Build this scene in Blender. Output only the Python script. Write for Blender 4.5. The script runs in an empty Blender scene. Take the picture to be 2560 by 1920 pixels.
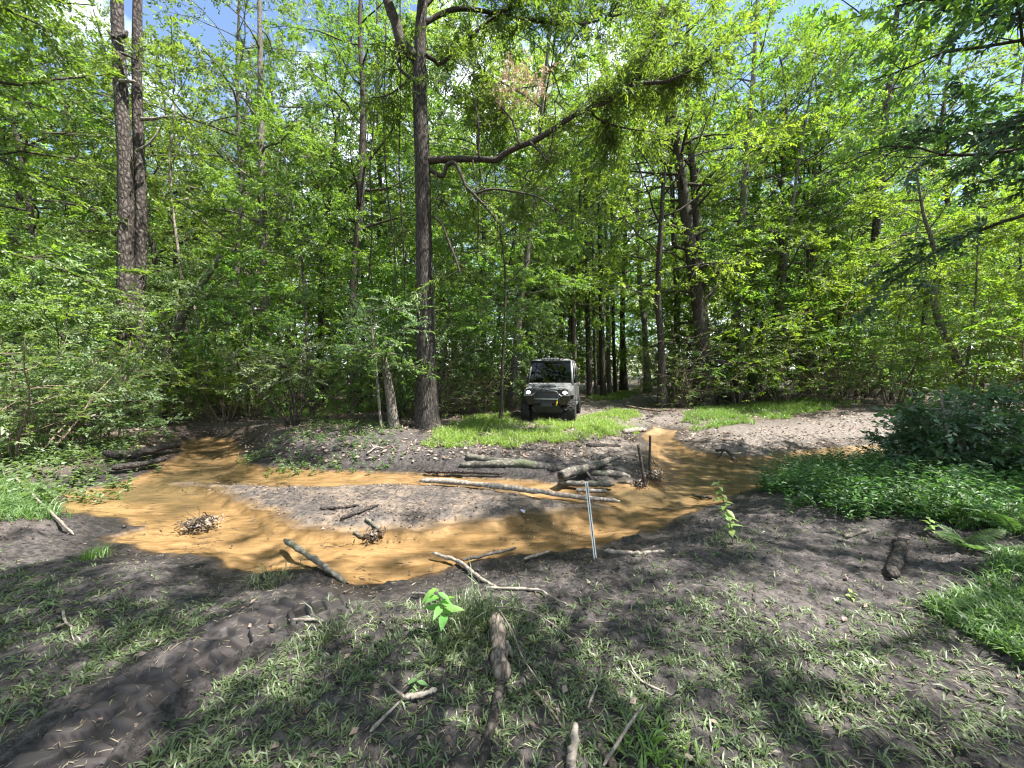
import bpy, bmesh, math, random
import numpy as np
from mathutils import Vector, Matrix

scene = bpy.context.scene
C = scene.collection
R = math.radians
rng = np.random.default_rng(7)
random.seed(7)

# ------------------------------------------------------------------ camera
FPX, W0, H0, HORIZON, CAMZ = 980.0, 2560.0, 1920.0, 930.0, 1.6
PITCH = math.atan((960.0 - HORIZON) / FPX)
cam_data = bpy.data.cameras.new('camera')
cam = bpy.data.objects.new('camera', cam_data)
C.objects.link(cam)
cam.location = (0, 0, CAMZ)
cam.rotation_euler = (R(90) - PITCH, 0, 0)
cam_data.sensor_width = 36.0
cam_data.lens = 36.0 * FPX / W0
cam_data.clip_start = 0.05
cam_data.clip_end = 2000
scene.camera = cam

# ------------------------------------------------------------------ world, sun, exposure
SUN_EL, SUN_AZ = R(64), R(106)          # azimuth measured from +Y (view direction) towards +X (right)
world = bpy.data.worlds.new('World')
scene.world = world
world.use_nodes = True
wn, wl_ = world.node_tree.nodes, world.node_tree.links
wn.clear()
sky = wn.new('ShaderNodeTexSky')
sky.sky_type = 'NISHITA'
sky.sun_disc = False
sky.sun_elevation = SUN_EL
sky.sun_rotation = SUN_AZ
sky.air_density, sky.dust_density, sky.ozone_density = 1.0, 0.6, 1.5
tc = wn.new('ShaderNodeTexCoord')
cn = wn.new('ShaderNodeTexNoise')
cn.inputs['Scale'].default_value = 2.6
cn.inputs['Detail'].default_value = 6
cn.inputs['Roughness'].default_value = 0.6
cr = wn.new('ShaderNodeMapRange')
cr.inputs['From Min'].default_value = 0.47
cr.inputs['From Max'].default_value = 0.66
cmix = wn.new('ShaderNodeMix')
cmix.data_type = 'RGBA'
cmix.inputs[7].default_value = (11.5, 12.0, 12.6, 1)
bg = wn.new('ShaderNodeBackground')
bg.inputs['Strength'].default_value = 0.085
wo = wn.new('ShaderNodeOutputWorld')
wl_.new(tc.outputs['Generated'], cn.inputs['Vector'])
wl_.new(cn.outputs['Fac'], cr.inputs['Value'])
wl_.new(cr.outputs['Result'], cmix.inputs[0])
wl_.new(sky.outputs[0], cmix.inputs[6])
wl_.new(cmix.outputs[2], bg.inputs['Color'])
wl_.new(bg.outputs[0], wo.inputs['Surface'])

sun_dir = Vector((math.sin(SUN_AZ) * math.cos(SUN_EL), math.cos(SUN_AZ) * math.cos(SUN_EL), math.sin(SUN_EL)))
sd_ = bpy.data.lights.new('sun', 'SUN')
sd_.energy = 5.0
sd_.angle = R(0.53)
sd_.color = (1.0, 0.95, 0.86)
sun = bpy.data.objects.new('sun', sd_)
C.objects.link(sun)
sun.rotation_euler = (-sun_dir).to_track_quat('-Z', 'Y').to_euler()
sun.location = (20, 10, 40)

vs = scene.view_settings
vs.view_transform = 'Standard'
vs.look = 'None'
vs.gamma = 1.0
vs.exposure = 1.95
vs.use_curve_mapping = False
scene.render.engine = 'CYCLES'
cy = scene.cycles
cy.max_bounces = 6
cy.diffuse_bounces = 4
cy.glossy_bounces = 3
cy.transmission_bounces = 5
cy.transparent_max_bounces = 8
cy.sample_clamp_indirect = 6.0
cy.caustics_reflective = False
cy.caustics_refractive = False
cy.use_denoising = True
try:
    cy.denoiser = 'OPENIMAGEDENOISE'
    cy.denoising_prefilter = 'ACCURATE'
    cy.denoising_input_passes = 'RGB_ALBEDO_NORMAL'
except Exception:
    pass
cy.pixel_filter_type = 'BLACKMAN_HARRIS'
cy.filter_width = 1.2

# ------------------------------------------------------------------ small helpers
_cp, _sp = math.cos(PITCH), math.sin(PITCH)


def ray(px, py):
    u, v = (px - 1280.0) / FPX, (py - 960.0) / FPX
    return np.array([u, _cp - v * _sp, -_sp - v * _cp])


def G(px, py, z=0.0):
    """world point on the plane at height z seen at a photograph pixel"""
    d = ray(px, py)
    t = (z - CAMZ) / d[2]
    return np.array([d[0] * t, d[1] * t, z])


def P(px, py, y):
    """world point at depth y seen at a photograph pixel"""
    d = ray(px, py)
    t = y / d[1]
    return np.array([d[0] * t, y, CAMZ + d[2] * t])


_tabs = {}


def vnoise(x, y, seed=0):
    if seed not in _tabs:
        _tabs[seed] = np.random.default_rng(1000 + seed).random((256, 256))
    T = _tabs[seed]
    x = np.asarray(x, float); y = np.asarray(y, float)
    ix = np.floor(x).astype(int); iy = np.floor(y).astype(int)
    fx = x - ix; fy = y - iy
    fx = fx * fx * (3 - 2 * fx); fy = fy * fy * (3 - 2 * fy)
    a = T[ix & 255, iy & 255]; b = T[(ix + 1) & 255, iy & 255]
    c = T[ix & 255, (iy + 1) & 255]; d = T[(ix + 1) & 255, (iy + 1) & 255]
    return (a * (1 - fx) + b * fx) * (1 - fy) + (c * (1 - fx) + d * fx) * fy


def fbm(x, y, seed=0, octv=4, gain=0.5):
    s = 0.0; a = 1.0; t = 0.0
    for i in range(octv):
        s = s + a * vnoise(np.asarray(x) * 2.03 ** i, np.asarray(y) * 2.03 ** i, seed + i)
        t += a; a *= gain
    return s / t


def sstep(a, b, x):
    t = np.clip((x - a) / (b - a), 0, 1)
    return t * t * (3 - 2 * t)


def poly_sd(x, y, poly):
    """signed distance to a polygon, positive inside"""
    x = np.asarray(x, float); y = np.asarray(y, float)
    p = np.asarray(poly)[:, :2]
    d2 = np.full(x.shape, 1e18); ins = np.zeros(x.shape, bool)
    n = len(p)
    for i in range(n):
        ax, ay = p[i]; bx, by = p[(i + 1) % n]
        ex, ey = bx - ax, by - ay
        wx, wy = x - ax, y - ay
        t = np.clip((wx * ex + wy * ey) / (ex * ex + ey * ey + 1e-12), 0, 1)
        d2 = np.minimum(d2, (wx - t * ex) ** 2 + (wy - t * ey) ** 2)
        cond = ((ay > y) != (by > y)) & (x < (bx - ax) * (y - ay) / (by - ay + 1e-12) + ax)
        ins ^= cond
    d = np.sqrt(d2)
    return np.where(ins, d, -d)


def path_sd(x, y, pts):
    """distance to a polyline, position along it, signed side"""
    best = np.full(np.shape(x), 1e18); s_ = np.zeros(np.shape(x)); side = np.zeros(np.shape(x))
    acc = 0.0
    for i in range(len(pts) - 1):
        ax, ay = pts[i][:2]; bx, by = pts[i + 1][:2]
        ex, ey = bx - ax, by - ay
        L = math.hypot(ex, ey)
        t = np.clip(((x - ax) * ex + (y - ay) * ey) / (L * L), 0, 1)
        dx, dy = x - ax - t * ex, y - ay - t * ey
        d2 = dx * dx + dy * dy
        m = d2 < best
        best = np.where(m, d2, best)
        s_ = np.where(m, acc + t * L, s_)
        side = np.where(m, np.sign(ex * (y - ay) - ey * (x - ax)), side)
        acc += L
    return np.sqrt(best), s_, side


def mesh_from(name, V, F, attrs=None, smooth=False):
    V = np.asarray(V, np.float32); F = np.asarray(F, np.int32)
    me = bpy.data.meshes.new(name)
    k = F.shape[1]
    me.vertices.add(len(V)); me.vertices.foreach_set('co', V.ravel())
    me.loops.add(F.size); me.loops.foreach_set('vertex_index', F.ravel())
    me.polygons.add(len(F))
    me.polygons.foreach_set('loop_start', np.arange(0, F.size, k, dtype=np.int32))
    me.polygons.foreach_set('loop_total', np.full(len(F), k, np.int32))
    if smooth:
        me.polygons.foreach_set('use_smooth', np.ones(len(F), bool))
    me.update(calc_edges=True)
    for an, av in (attrs or {}).items():
        at = me.attributes.new(an, 'FLOAT', 'POINT')
        at.data.foreach_set('value', np.asarray(av, np.float32))
    return me


def cat_geo(parts):
    """join several (V, F, rnd) triples with equal face size"""
    Vs, Fs, Rs, o = [], [], [], 0
    for V, F, r in parts:
        Vs.append(V); Fs.append(F + o); Rs.append(r); o += len(V)
    return np.concatenate(Vs), np.concatenate(Fs), np.concatenate(Rs)


def obj(name, mesh, mat=None, parent=None, loc=None):
    o = bpy.data.objects.new(name, mesh)
    C.objects.link(o)
    if mat is not None and len(mesh.materials) == 0:
        mesh.materials.append(mat)
    if parent is not None:
        o.parent = parent
    if loc is not None:
        o.location = loc
    return o


def tag(o, label, cat, group=None):
    o['label'] = label; o['category'] = cat
    if group:
        o['group'] = group
    return o


def thing(name, label, cat, loc=(0, 0, 0), rotz=0.0, group=None):
    o = bpy.data.objects.new(name, None)
    o.empty_display_size = 0.1
    C.objects.link(o)
    o.location = loc; o.rotation_euler = (0, 0, rotz)
    return tag(o, label, cat, group)


def kind(o, k):
    o['kind'] = k
    return o


def copy_tree(root, loc, rotz, scale=1.0, label=None, group=None, tilt=(0, 0)):
    r = root.copy(); C.objects.link(r)
    r.location = loc; r.rotation_euler = (tilt[0], tilt[1], rotz)
    r.scale = (scale, scale, scale) if np.isscalar(scale) else scale
    if label:
        r['label'] = label
    if group:
        r['group'] = group
    for ch in root.children:
        c = ch.copy(); C.objects.link(c); c.parent = r
        for g in ch.children:
            d = g.copy(); C.objects.link(d); d.parent = c
    return r


def unit(v):
    v = np.asarray(v, float)
    return v / (np.linalg.norm(v, axis=-1, keepdims=True) + 1e-12)


def smooth_path(pts, n):
    """Catmull-Rom resample"""
    p = np.asarray(pts, float)
    if len(p) < 3:
        t = np.linspace(0, 1, n)[:, None]
        return p[0] * (1 - t) + p[-1] * t
    q = np.vstack([2 * p[0] - p[1], p, 2 * p[-1] - p[-2]])
    out = []
    for u in np.linspace(0, len(p) - 1 - 1e-6, n):
        i = int(u); t = u - i
        a, b, c, d = q[i], q[i + 1], q[i + 2], q[i + 3]
        out.append(0.5 * ((2 * b) + (-a + c) * t + (2 * a - 5 * b + 4 * c - d) * t * t + (-a + 3 * b - 3 * c + d) * t ** 3))
    return np.array(out)


def tube(path, rad, sides=6, rough=0.0, seed=0, cap=True, flute=0.0):
    """closed tapered tube as triangles; returns V, F, rnd"""
    p = np.asarray(path, float); n = len(p)
    rad = np.broadcast_to(np.asarray(rad, float), (n,))
    T = unit(np.gradient(p, axis=0))
    ref = np.array([0, 0, 1.0]) if abs(T[0][2]) < 0.8 else np.array([1.0, 0, 0])
    A = unit(np.cross(T, ref)); B = np.cross(T, A)
    ang = np.linspace(0, 2 * math.pi, sides, endpoint=False)
    ca, sa = np.cos(ang), np.sin(ang)
    rr = rad[:, None] * np.ones(sides)[None]
    if rough > 0:
        s = np.arange(n)[:, None] * 0.9; a_ = np.arange(sides)[None] * 1.0
        nz = vnoise(s + seed * 7.3, a_ * 1.7 + seed * 3.1, 50) - 0.5
        nz[:, -1] = nz[:, 0]
        rr = rr * (1 + rough * 2 * nz)
    if flute > 0:
        rr = rr * (1 + flute * np.cos(ang * 5 + seed)[None] * np.exp(-np.arange(n) / max(n * 0.06, 1))[:, None])
    V = p[:, None] + rr[..., None] * (A[:, None] * ca[None, :, None] + B[:, None] * sa[None, :, None])
    V = V.reshape(-1, 3)
    i = np.arange(n - 1)[:, None] * sides; j = np.arange(sides)[None]; jn = (j + 1) % sides
    a = (i + j).ravel(); b = (i + jn).ravel(); c = (i + sides + jn).ravel(); d = (i + sides + j).ravel()
    F = np.concatenate([np.stack([a, b, c], 1), np.stack([a, c, d], 1)])
    if cap:
        V = np.vstack([V, p[0], p[-1]])
        k0, k1 = n * sides, n * sides + 1
        jj = np.arange(sides); jjn = (jj + 1) % sides
        F = np.vstack([F, np.stack([np.full(sides, k0), jjn, jj], 1),
                       np.stack([np.full(sides, k1), (n - 1) * sides + jj, (n - 1) * sides + jjn], 1)])
    return V, F, np.full(len(V), (seed * 0.37) % 1.0)


def leaf_geo(Pt, D, N, L, Wd, rnd, fold=0.22, droop=0.12, rg=rng):
    """folded kite leaves, two triangles each"""
    D = unit(D); S = unit(np.cross(D, N)); N = np.cross(S, D)
    L = np.asarray(L)[:, None]; Wd = np.asarray(Wd)[:, None]
    v0 = Pt
    v1 = Pt + D * L * 0.45 + S * Wd * 0.5 + N * Wd * fold
    v2 = Pt + D * L - N * L * droop
    v3 = Pt + D * L * 0.45 - S * Wd * 0.5 + N * Wd * fold
    n = len(Pt)
    V = np.stack([v0, v1, v2, v3], 1).reshape(-1, 3)
    b = np.arange(n)[:, None] * 4
    F = np.concatenate([b + np.array([0, 1, 2]), b + np.array([0, 2, 3])])
    return V, F, np.repeat(rnd, 4)


def sprays(rg, Cn, Dr, Nm, m, twig, leafL, ratio, jit=0.35, droop=0.15):
    """n twigs, each with m leaves set alternately along it"""
    n = len(Cn)
    Dr = unit(Dr); S = unit(np.cross(Dr, Nm)); Nm = np.cross(S, Dr)
    out = []
    tw = twig * rg.uniform(0.6, 1.25, n)
    base = rg.random(n)
    for j in range(m):
        s = (j + 0.6) / m
        side = 1.0 if j % 2 else -1.0
        A = R(62) * (1 - 0.55 * s) * side
        if j == m - 1:
            A = 0
        pos = Cn + Dr * (tw * s)[:, None] - np.array([0, 0, 1.0]) * (droop * tw * s * s)[:, None]
        d = Dr * math.cos(A) + S * math.sin(A) + rg.normal(0, jit * 0.6, (n, 3))
        d[:, 2] -= droop
        nn = Nm + rg.normal(0, jit, (n, 3))
        L = leafL * rg.uniform(0.65, 1.2, n)
        out.append(leaf_geo(pos, d, nn, L, L * ratio * rg.uniform(0.8, 1.2, n), np.clip(base * 0.7 + 0.3 * rg.random(n), 0, 1)))
    return cat_geo(out)


# ------------------------------------------------------------------ materials
def new_mat(name):
    m = bpy.data.materials.new(name)
    m.use_nodes = True
    m.node_tree.nodes.clear()
    return m, m.node_tree.nodes, m.node_tree.links


def ramp(nodes, stops, interp='LINEAR'):
    r = nodes.new('ShaderNodeValToRGB')
    r.color_ramp.interpolation = interp
    while len(r.color_ramp.elements) < len(stops):
        r.color_ramp.elements.new(0.5)
    for e, (p, c) in zip(r.color_ramp.elements, stops):
        e.position = p; e.color = (*c, 1)
    return r


def noise(nodes, links, scale, detail=4, rough=0.55, vec=None, dim='3D'):
    n = nodes.new('ShaderNodeTexNoise')
    n.inputs['Scale'].default_value = scale
    n.inputs['Detail'].default_value = detail
    n.inputs['Roughness'].default_value = rough
    if vec is not None:
        links.new(vec, n.inputs['Vector'])
    return n


def leaf_mat(name, dark, light, trans, tfac=0.42, gloss=0.06, grough=0.38):
    m, n, l = new_mat(name)
    at = n.new('ShaderNodeAttribute'); at.attribute_name = 'rnd'
    oi = n.new('ShaderNodeObjectInfo')
    rp = ramp(n, [(0.0, dark), (0.55, tuple(0.5 * (a + b) for a, b in zip(dark, light))), (1.0, light)])
    l.new(at.outputs['Fac'], rp.inputs[0])
    hs = n.new('ShaderNodeHueSaturation'); hs.inputs['Saturation'].default_value = 0.92
    mr = n.new('ShaderNodeMapRange')
    mr.inputs['To Min'].default_value = 0.485; mr.inputs['To Max'].default_value = 0.525
    l.new(oi.outputs['Random'], mr.inputs['Value']); l.new(mr.outputs[0], hs.inputs['Hue'])
    mv = n.new('ShaderNodeMapRange')
    mv.inputs['To Min'].default_value = 1.0; mv.inputs['To Max'].default_value = 1.65
    mm = n.new('ShaderNodeMath'); mm.operation = 'FRACT'
    m2 = n.new('ShaderNodeMath'); m2.operation = 'MULTIPLY'; m2.inputs[1].default_value = 7.31
    l.new(oi.outputs['Random'], m2.inputs[0]); l.new(m2.outputs[0], mm.inputs[0])
    l.new(mm.outputs[0], mv.inputs['Value']); l.new(mv.outputs[0], hs.inputs['Value'])
    l.new(rp.outputs[0], hs.inputs['Color'])
    df = n.new('ShaderNodeBsdfDiffuse'); l.new(hs.outputs[0], df.inputs['Color'])
    tr = n.new('ShaderNodeBsdfTranslucent')
    tm = n.new('ShaderNodeMix'); tm.data_type = 'RGBA'; tm.blend_type = 'MULTIPLY'; tm.inputs[0].default_value = 1.0
    tm.inputs[7].default_value = (*trans, 1)
    hs2 = n.new('ShaderNodeHueSaturation'); hs2.inputs['Value'].default_value = 1.0
    l.new(hs.outputs[0], tm.inputs[6]); l.new(tm.outputs[2], tr.inputs['Color'])
    mx = n.new('ShaderNodeMixShader'); mx.inputs[0].default_value = tfac
    l.new(df.outputs[0], mx.inputs[1]); l.new(tr.outputs[0], mx.inputs[2])
    gl = n.new('ShaderNodeBsdfGlossy'); gl.inputs['Roughness'].default_value = grough + 0.12
    mg = n.new('ShaderNodeMixShader'); mg.inputs[0].default_value = gloss * 0.62
    l.new(mx.outputs[0], mg.inputs[1]); l.new(gl.outputs[0], mg.inputs[2])
    o = n.new('ShaderNodeOutputMaterial'); l.new(mg.outputs[0], o.inputs['Surface'])
    return m


def bark_mat(name, stops, scale=(9, 9, 2.0), bump=0.6, moss=None, dist=0.03):
    m, n, l = new_mat(name)
    t = n.new('ShaderNodeTexCoord')
    mp = n.new('ShaderNodeMapping'); mp.inputs['Scale'].default_value = scale
    l.new(t.outputs['Object'], mp.inputs['Vector'])
    vo = n.new('ShaderNodeTexVoronoi'); vo.feature = 'DISTANCE_TO_EDGE'; vo.inputs['Scale'].default_value = 3.2
    ns = noise(n, l, 3.0, 6, 0.65, mp.outputs[0])
    ad = n.new('ShaderNodeMix'); ad.data_type = 'VECTOR'; ad.inputs[0].default_value = 0.25
    l.new(mp.outputs[0], ad.inputs[4]); l.new(ns.outputs['Color'], ad.inputs[5])
    l.new(ad.outputs[1], vo.inputs['Vector'])
    mu = n.new('ShaderNodeMath'); mu.operation = 'MULTIPLY_ADD'
    mu.inputs[1].default_value = 1.6
    l.new(vo.outputs['Distance'], mu.inputs[0]); l.new(ns.outputs['Fac'], mu.inputs[2])
    rp = ramp(n, stops)
    l.new(mu.outputs[0], rp.inputs[0])
    col = rp.outputs[0]
    if moss:
        n2 = noise(n, l, 1.3, 4, 0.6, t.outputs['Object'])
        r2 = ramp(n, [(0.5, (0, 0, 0)), (0.68, (1, 1, 1))])
        l.new(n2.outputs['Fac'], r2.inputs[0])
        mx = n.new('ShaderNodeMix'); mx.data_type = 'RGBA'
        mx.inputs[7].default_value = (*moss, 1)
        l.new(r2.outputs[0], mx.inputs[0]); l.new(col, mx.inputs[6]); col = mx.outputs[2]
    bp = n.new('ShaderNodeBump'); bp.inputs['Strength'].default_value = bump; bp.inputs['Distance'].default_value = dist
    l.new(mu.outputs[0], bp.inputs['Height'])
    b = n.new('ShaderNodeBsdfPrincipled'); b.inputs['Roughness'].default_value = 0.9
    b.inputs['Specular IOR Level'].default_value = 0.2
    l.new(col, b.inputs['Base Color']); l.new(bp.outputs[0], b.inputs['Normal'])
    o = n.new('ShaderNodeOutputMaterial'); l.new(b.outputs[0], o.inputs['Surface'])
    return m


def plain_mat(name, col, rough=0.5, metal=0.0, var=0.15, scale=12.0, spec=0.5, bump=0.0):
    m, n, l = new_mat(name)
    t = n.new('ShaderNodeTexCoord')
    ns = noise(n, l, scale, 5, 0.6, t.outputs['Object'])
    rp = ramp(n, [(0.3, tuple(c * (1 - var) for c in col)), (0.7, tuple(min(1, c * (1 + var)) for c in col))])
    l.new(ns.outputs['Fac'], rp.inputs[0])
    b = n.new('ShaderNodeBsdfPrincipled')
    b.inputs['Roughness'].default_value = rough; b.inputs['Metallic'].default_value = metal
    b.inputs['Specular IOR Level'].default_value = spec
    l.new(rp.outputs[0], b.inputs['Base Color'])
    if bump:
        bp = n.new('ShaderNodeBump'); bp.inputs['Strength'].default_value = bump; bp.inputs['Distance'].default_value = 0.01
        l.new(ns.outputs['Fac'], bp.inputs['Height']); l.new(bp.outputs[0], b.inputs['Normal'])
    o = n.new('ShaderNodeOutputMaterial'); l.new(b.outputs[0], o.inputs['Surface'])
    return m


LEAF = {
    'oak': leaf_mat('oak_leaf', (0.034, 0.066, 0.013), (0.090, 0.150, 0.028), (2.1, 2.0, 0.7), 0.48, 0.07),
    'green': leaf_mat('green_leaf', (0.042, 0.088, 0.018), (0.105, 0.180, 0.032), (2.1, 2.0, 0.7), 0.50, 0.06),
    'yellow': leaf_mat('yellow_green_leaf', (0.055, 0.105, 0.016), (0.140, 0.210, 0.030), (1.85, 1.9, 0.6), 0.52, 0.06),
    'cool': leaf_mat('cool_leaf', (0.052, 0.094, 0.034), (0.115, 0.170, 0.062), (1.9, 1.9, 0.9), 0.45, 0.08),
    'far': leaf_mat('far_leaf', (0.058, 0.105, 0.030), (0.130, 0.200, 0.055), (2.0, 1.95, 0.8), 0.50, 0.05),
    'glossy': leaf_mat('glossy_leaf', (0.024, 0.058, 0.024), (0.060, 0.118, 0.046), (1.5, 1.7, 0.8), 0.32, 0.10, 0.34),
    'needle': leaf_mat('pine_needle', (0.050, 0.085, 0.042), (0.110, 0.165, 0.085), (1.3, 1.5, 1.0), 0.30, 0.06),
    'deadneedle': leaf_mat('dead_needle', (0.20, 0.13, 0.09), (0.36, 0.26, 0.19), (1.2, 1.1, 1.0), 0.30, 0.04),
    'grass': leaf_mat('grass_blade', (0.040, 0.066, 0.024), (0.115, 0.150, 0.056), (1.6, 1.6, 0.85), 0.36, 0.08),
    'lush': leaf_mat('lush_grass', (0.080, 0.150, 0.020), (0.180, 0.270, 0.040), (1.6, 1.75, 0.7), 0.42, 0.07),
    'herb': leaf_mat('herb_leaf', (0.038, 0.088, 0.024), (0.095, 0.170, 0.044), (1.6, 1.8, 0.8), 0.38, 0.07),
    'bright': leaf_mat('seedling_leaf', (0.085, 0.20, 0.035), (0.14, 0.30, 0.05), (1.6, 1.75, 0.7), 0.42, 0.07),
    'pale': leaf_mat('pale_seedling_leaf', (0.14, 0.22, 0.05), (0.22, 0.32, 0.08), (1.6, 1.7, 0.8), 0.42, 0.07),
    'litter': leaf_mat('litter_leaf', (0.060, 0.044, 0.034), (0.230, 0.175, 0.135), (1.1, 1.0, 0.9), 0.15, 0.05),
    'straw': leaf_mat('dry_straw', (0.13, 0.11, 0.07), (0.32, 0.28, 0.19), (1.1, 1.0, 0.9), 0.2, 0.05),
}
BARK = {
    'oak': bark_mat('oak_bark', [(0.30, (0.012, 0.010, 0.009)), (0.62, (0.042, 0.036, 0.032)), (0.95, (0.105, 0.093, 0.084))], (14, 14, 2.2), 0.9, None, 0.03),
    'pine': bark_mat('pine_bark', [(0.30, (0.014, 0.012, 0.011)), (0.60, (0.055, 0.046, 0.042)), (1.0, (0.135, 0.117, 0.108))], (5, 5, 2.4), 0.9, None, 0.04),
    'grey': bark_mat('grey_bark', [(0.30, (0.045, 0.040, 0.034)), (0.65, (0.12, 0.105, 0.088)), (0.95, (0.22, 0.20, 0.17))], (10, 10, 3), 0.6, (0.07, 0.085, 0.04), 0.02),
    'dark': bark_mat('dark_bark', [(0.30, (0.016, 0.013, 0.011)), (0.65, (0.050, 0.042, 0.035)), (0.95, (0.10, 0.088, 0.074))], (12, 12, 4), 0.6, None, 0.02),
    'brush': bark_mat('brush_bark', [(0.30, (0.06, 0.045, 0.034)), (0.65, (0.15, 0.115, 0.085)), (0.95, (0.27, 0.215, 0.165))], (12, 12, 4), 0.4, None, 0.01),
    'dead': bark_mat('dead_wood', [(0.30, (0.085, 0.072, 0.060)), (0.65, (0.20, 0.175, 0.148)), (1.0, (0.33, 0.295, 0.255))], (6, 6, 6), 0.6, None, 0.01),
    'weathered': bark_mat('weathered_log', [(0.30, (0.045, 0.040, 0.035)), (0.70, (0.105, 0.095, 0.082)), (1.0, (0.19, 0.175, 0.155))], (5, 5, 5), 0.6, (0.085, 0.095, 0.06), 0.015),
    'rotten': bark_mat('rotten_wood', [(0.30, (0.030, 0.024, 0.020)), (0.62, (0.105, 0.088, 0.074)), (1.0, (0.21, 0.18, 0.155))], (14, 5, 5), 0.8, None, 0.015),
    'wetwood': bark_mat('wet_log', [(0.30, (0.010, 0.009, 0.009)), (0.60, (0.030, 0.026, 0.024)), (0.95, (0.075, 0.066, 0.060))], (10, 10, 10), 0.7, None, 0.015),
}

# ------------------------------------------------------------------ terrain
WL = -0.22                                   # water level
K = 2560.0 / 2212.0
_w = [(395, 955), (450, 947), (500, 951), (505, 965), (522, 985), (540, 1001), (600, 1009), (700, 1016), (830, 1021), (925, 1023),
      (1000, 1033), (1120, 1040), (1230, 1046), (1330, 1042), (1388, 1044), (1402, 1020), (1402, 985), (1398, 958), (1385, 948), (1392, 934), (1420, 926), (1462, 930),
      (1452, 950), (1500, 974), (1560, 985), (1640, 985), (1720, 976), (1800, 968), (1930, 956), (2010, 953), (2010, 968), (1900, 990), (1770, 1010),
      (1665, 1042), (1600, 1062), (1540, 1088), (1450, 1122), (1400, 1150), (1310, 1174), (1250, 1190), (1180, 1196), (1100, 1198),
      (1040, 1208), (950, 1236), (850, 1256), (780, 1258), (735, 1248), (690, 1228), (640, 1236), (560, 1242), (500, 1232), (480, 1212),
      (430, 1197), (330, 1187), (232, 1178), (228, 1162), (292, 1142), (240, 1115), (150, 1104), (140, 1066), (235, 1050), (305, 1030),
      (345, 1010), (388, 985), (384, 966)]
WATER = np.array([G(a * K, b * K, WL) for a, b in _w])
_i = [(350, 1041), (420, 1034), (550, 1039), (700, 1048), (830, 1043), (930, 1045), (1010, 1053), (1100, 1062), (1200, 1077), (1290, 1085),
      (1335, 1091), (1250, 1097), (1150, 1104), (1085, 1119), (960, 1124), (900, 1139), (830, 1145), (760, 1152), (700, 1141), (640, 1126),
      (590, 1111), (560, 1099), (500, 1076), (430, 1052), (395, 1047)]
BAR = np.array([G(a * K, b * K, WL + 0.03) for a, b in _i])
TRACK = [G(a, b, 0.0)[:2] for a, b in ((60, 1990), (150, 1885), (300, 1765), (440, 1674), (583, 1583), (690, 1533), (830, 1474), (960, 1420))]
TRAIL = [(1.0, 9.6), (1.75, 12.0), (2.6, 14.5), (4.6, 18.0), (8.0, 21.5), (13.0, 25.0), (22.0, 29.0)]
tr_s = np.array([0.0])


def masks(x, y):
    x = np.asarray(x, float); y = np.asarray(y, float)
    wob = (fbm(x * 1.3, y * 1.3, 3) - 0.5) * 0.5 + (fbm(x * 6, y * 6, 8) - 0.5) * 0.16
    sw = poly_sd(x, y, WATER) + wob * 0.7
    si = poly_sd(x, y, BAR) + wob * 0.9
    return sw, si


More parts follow.
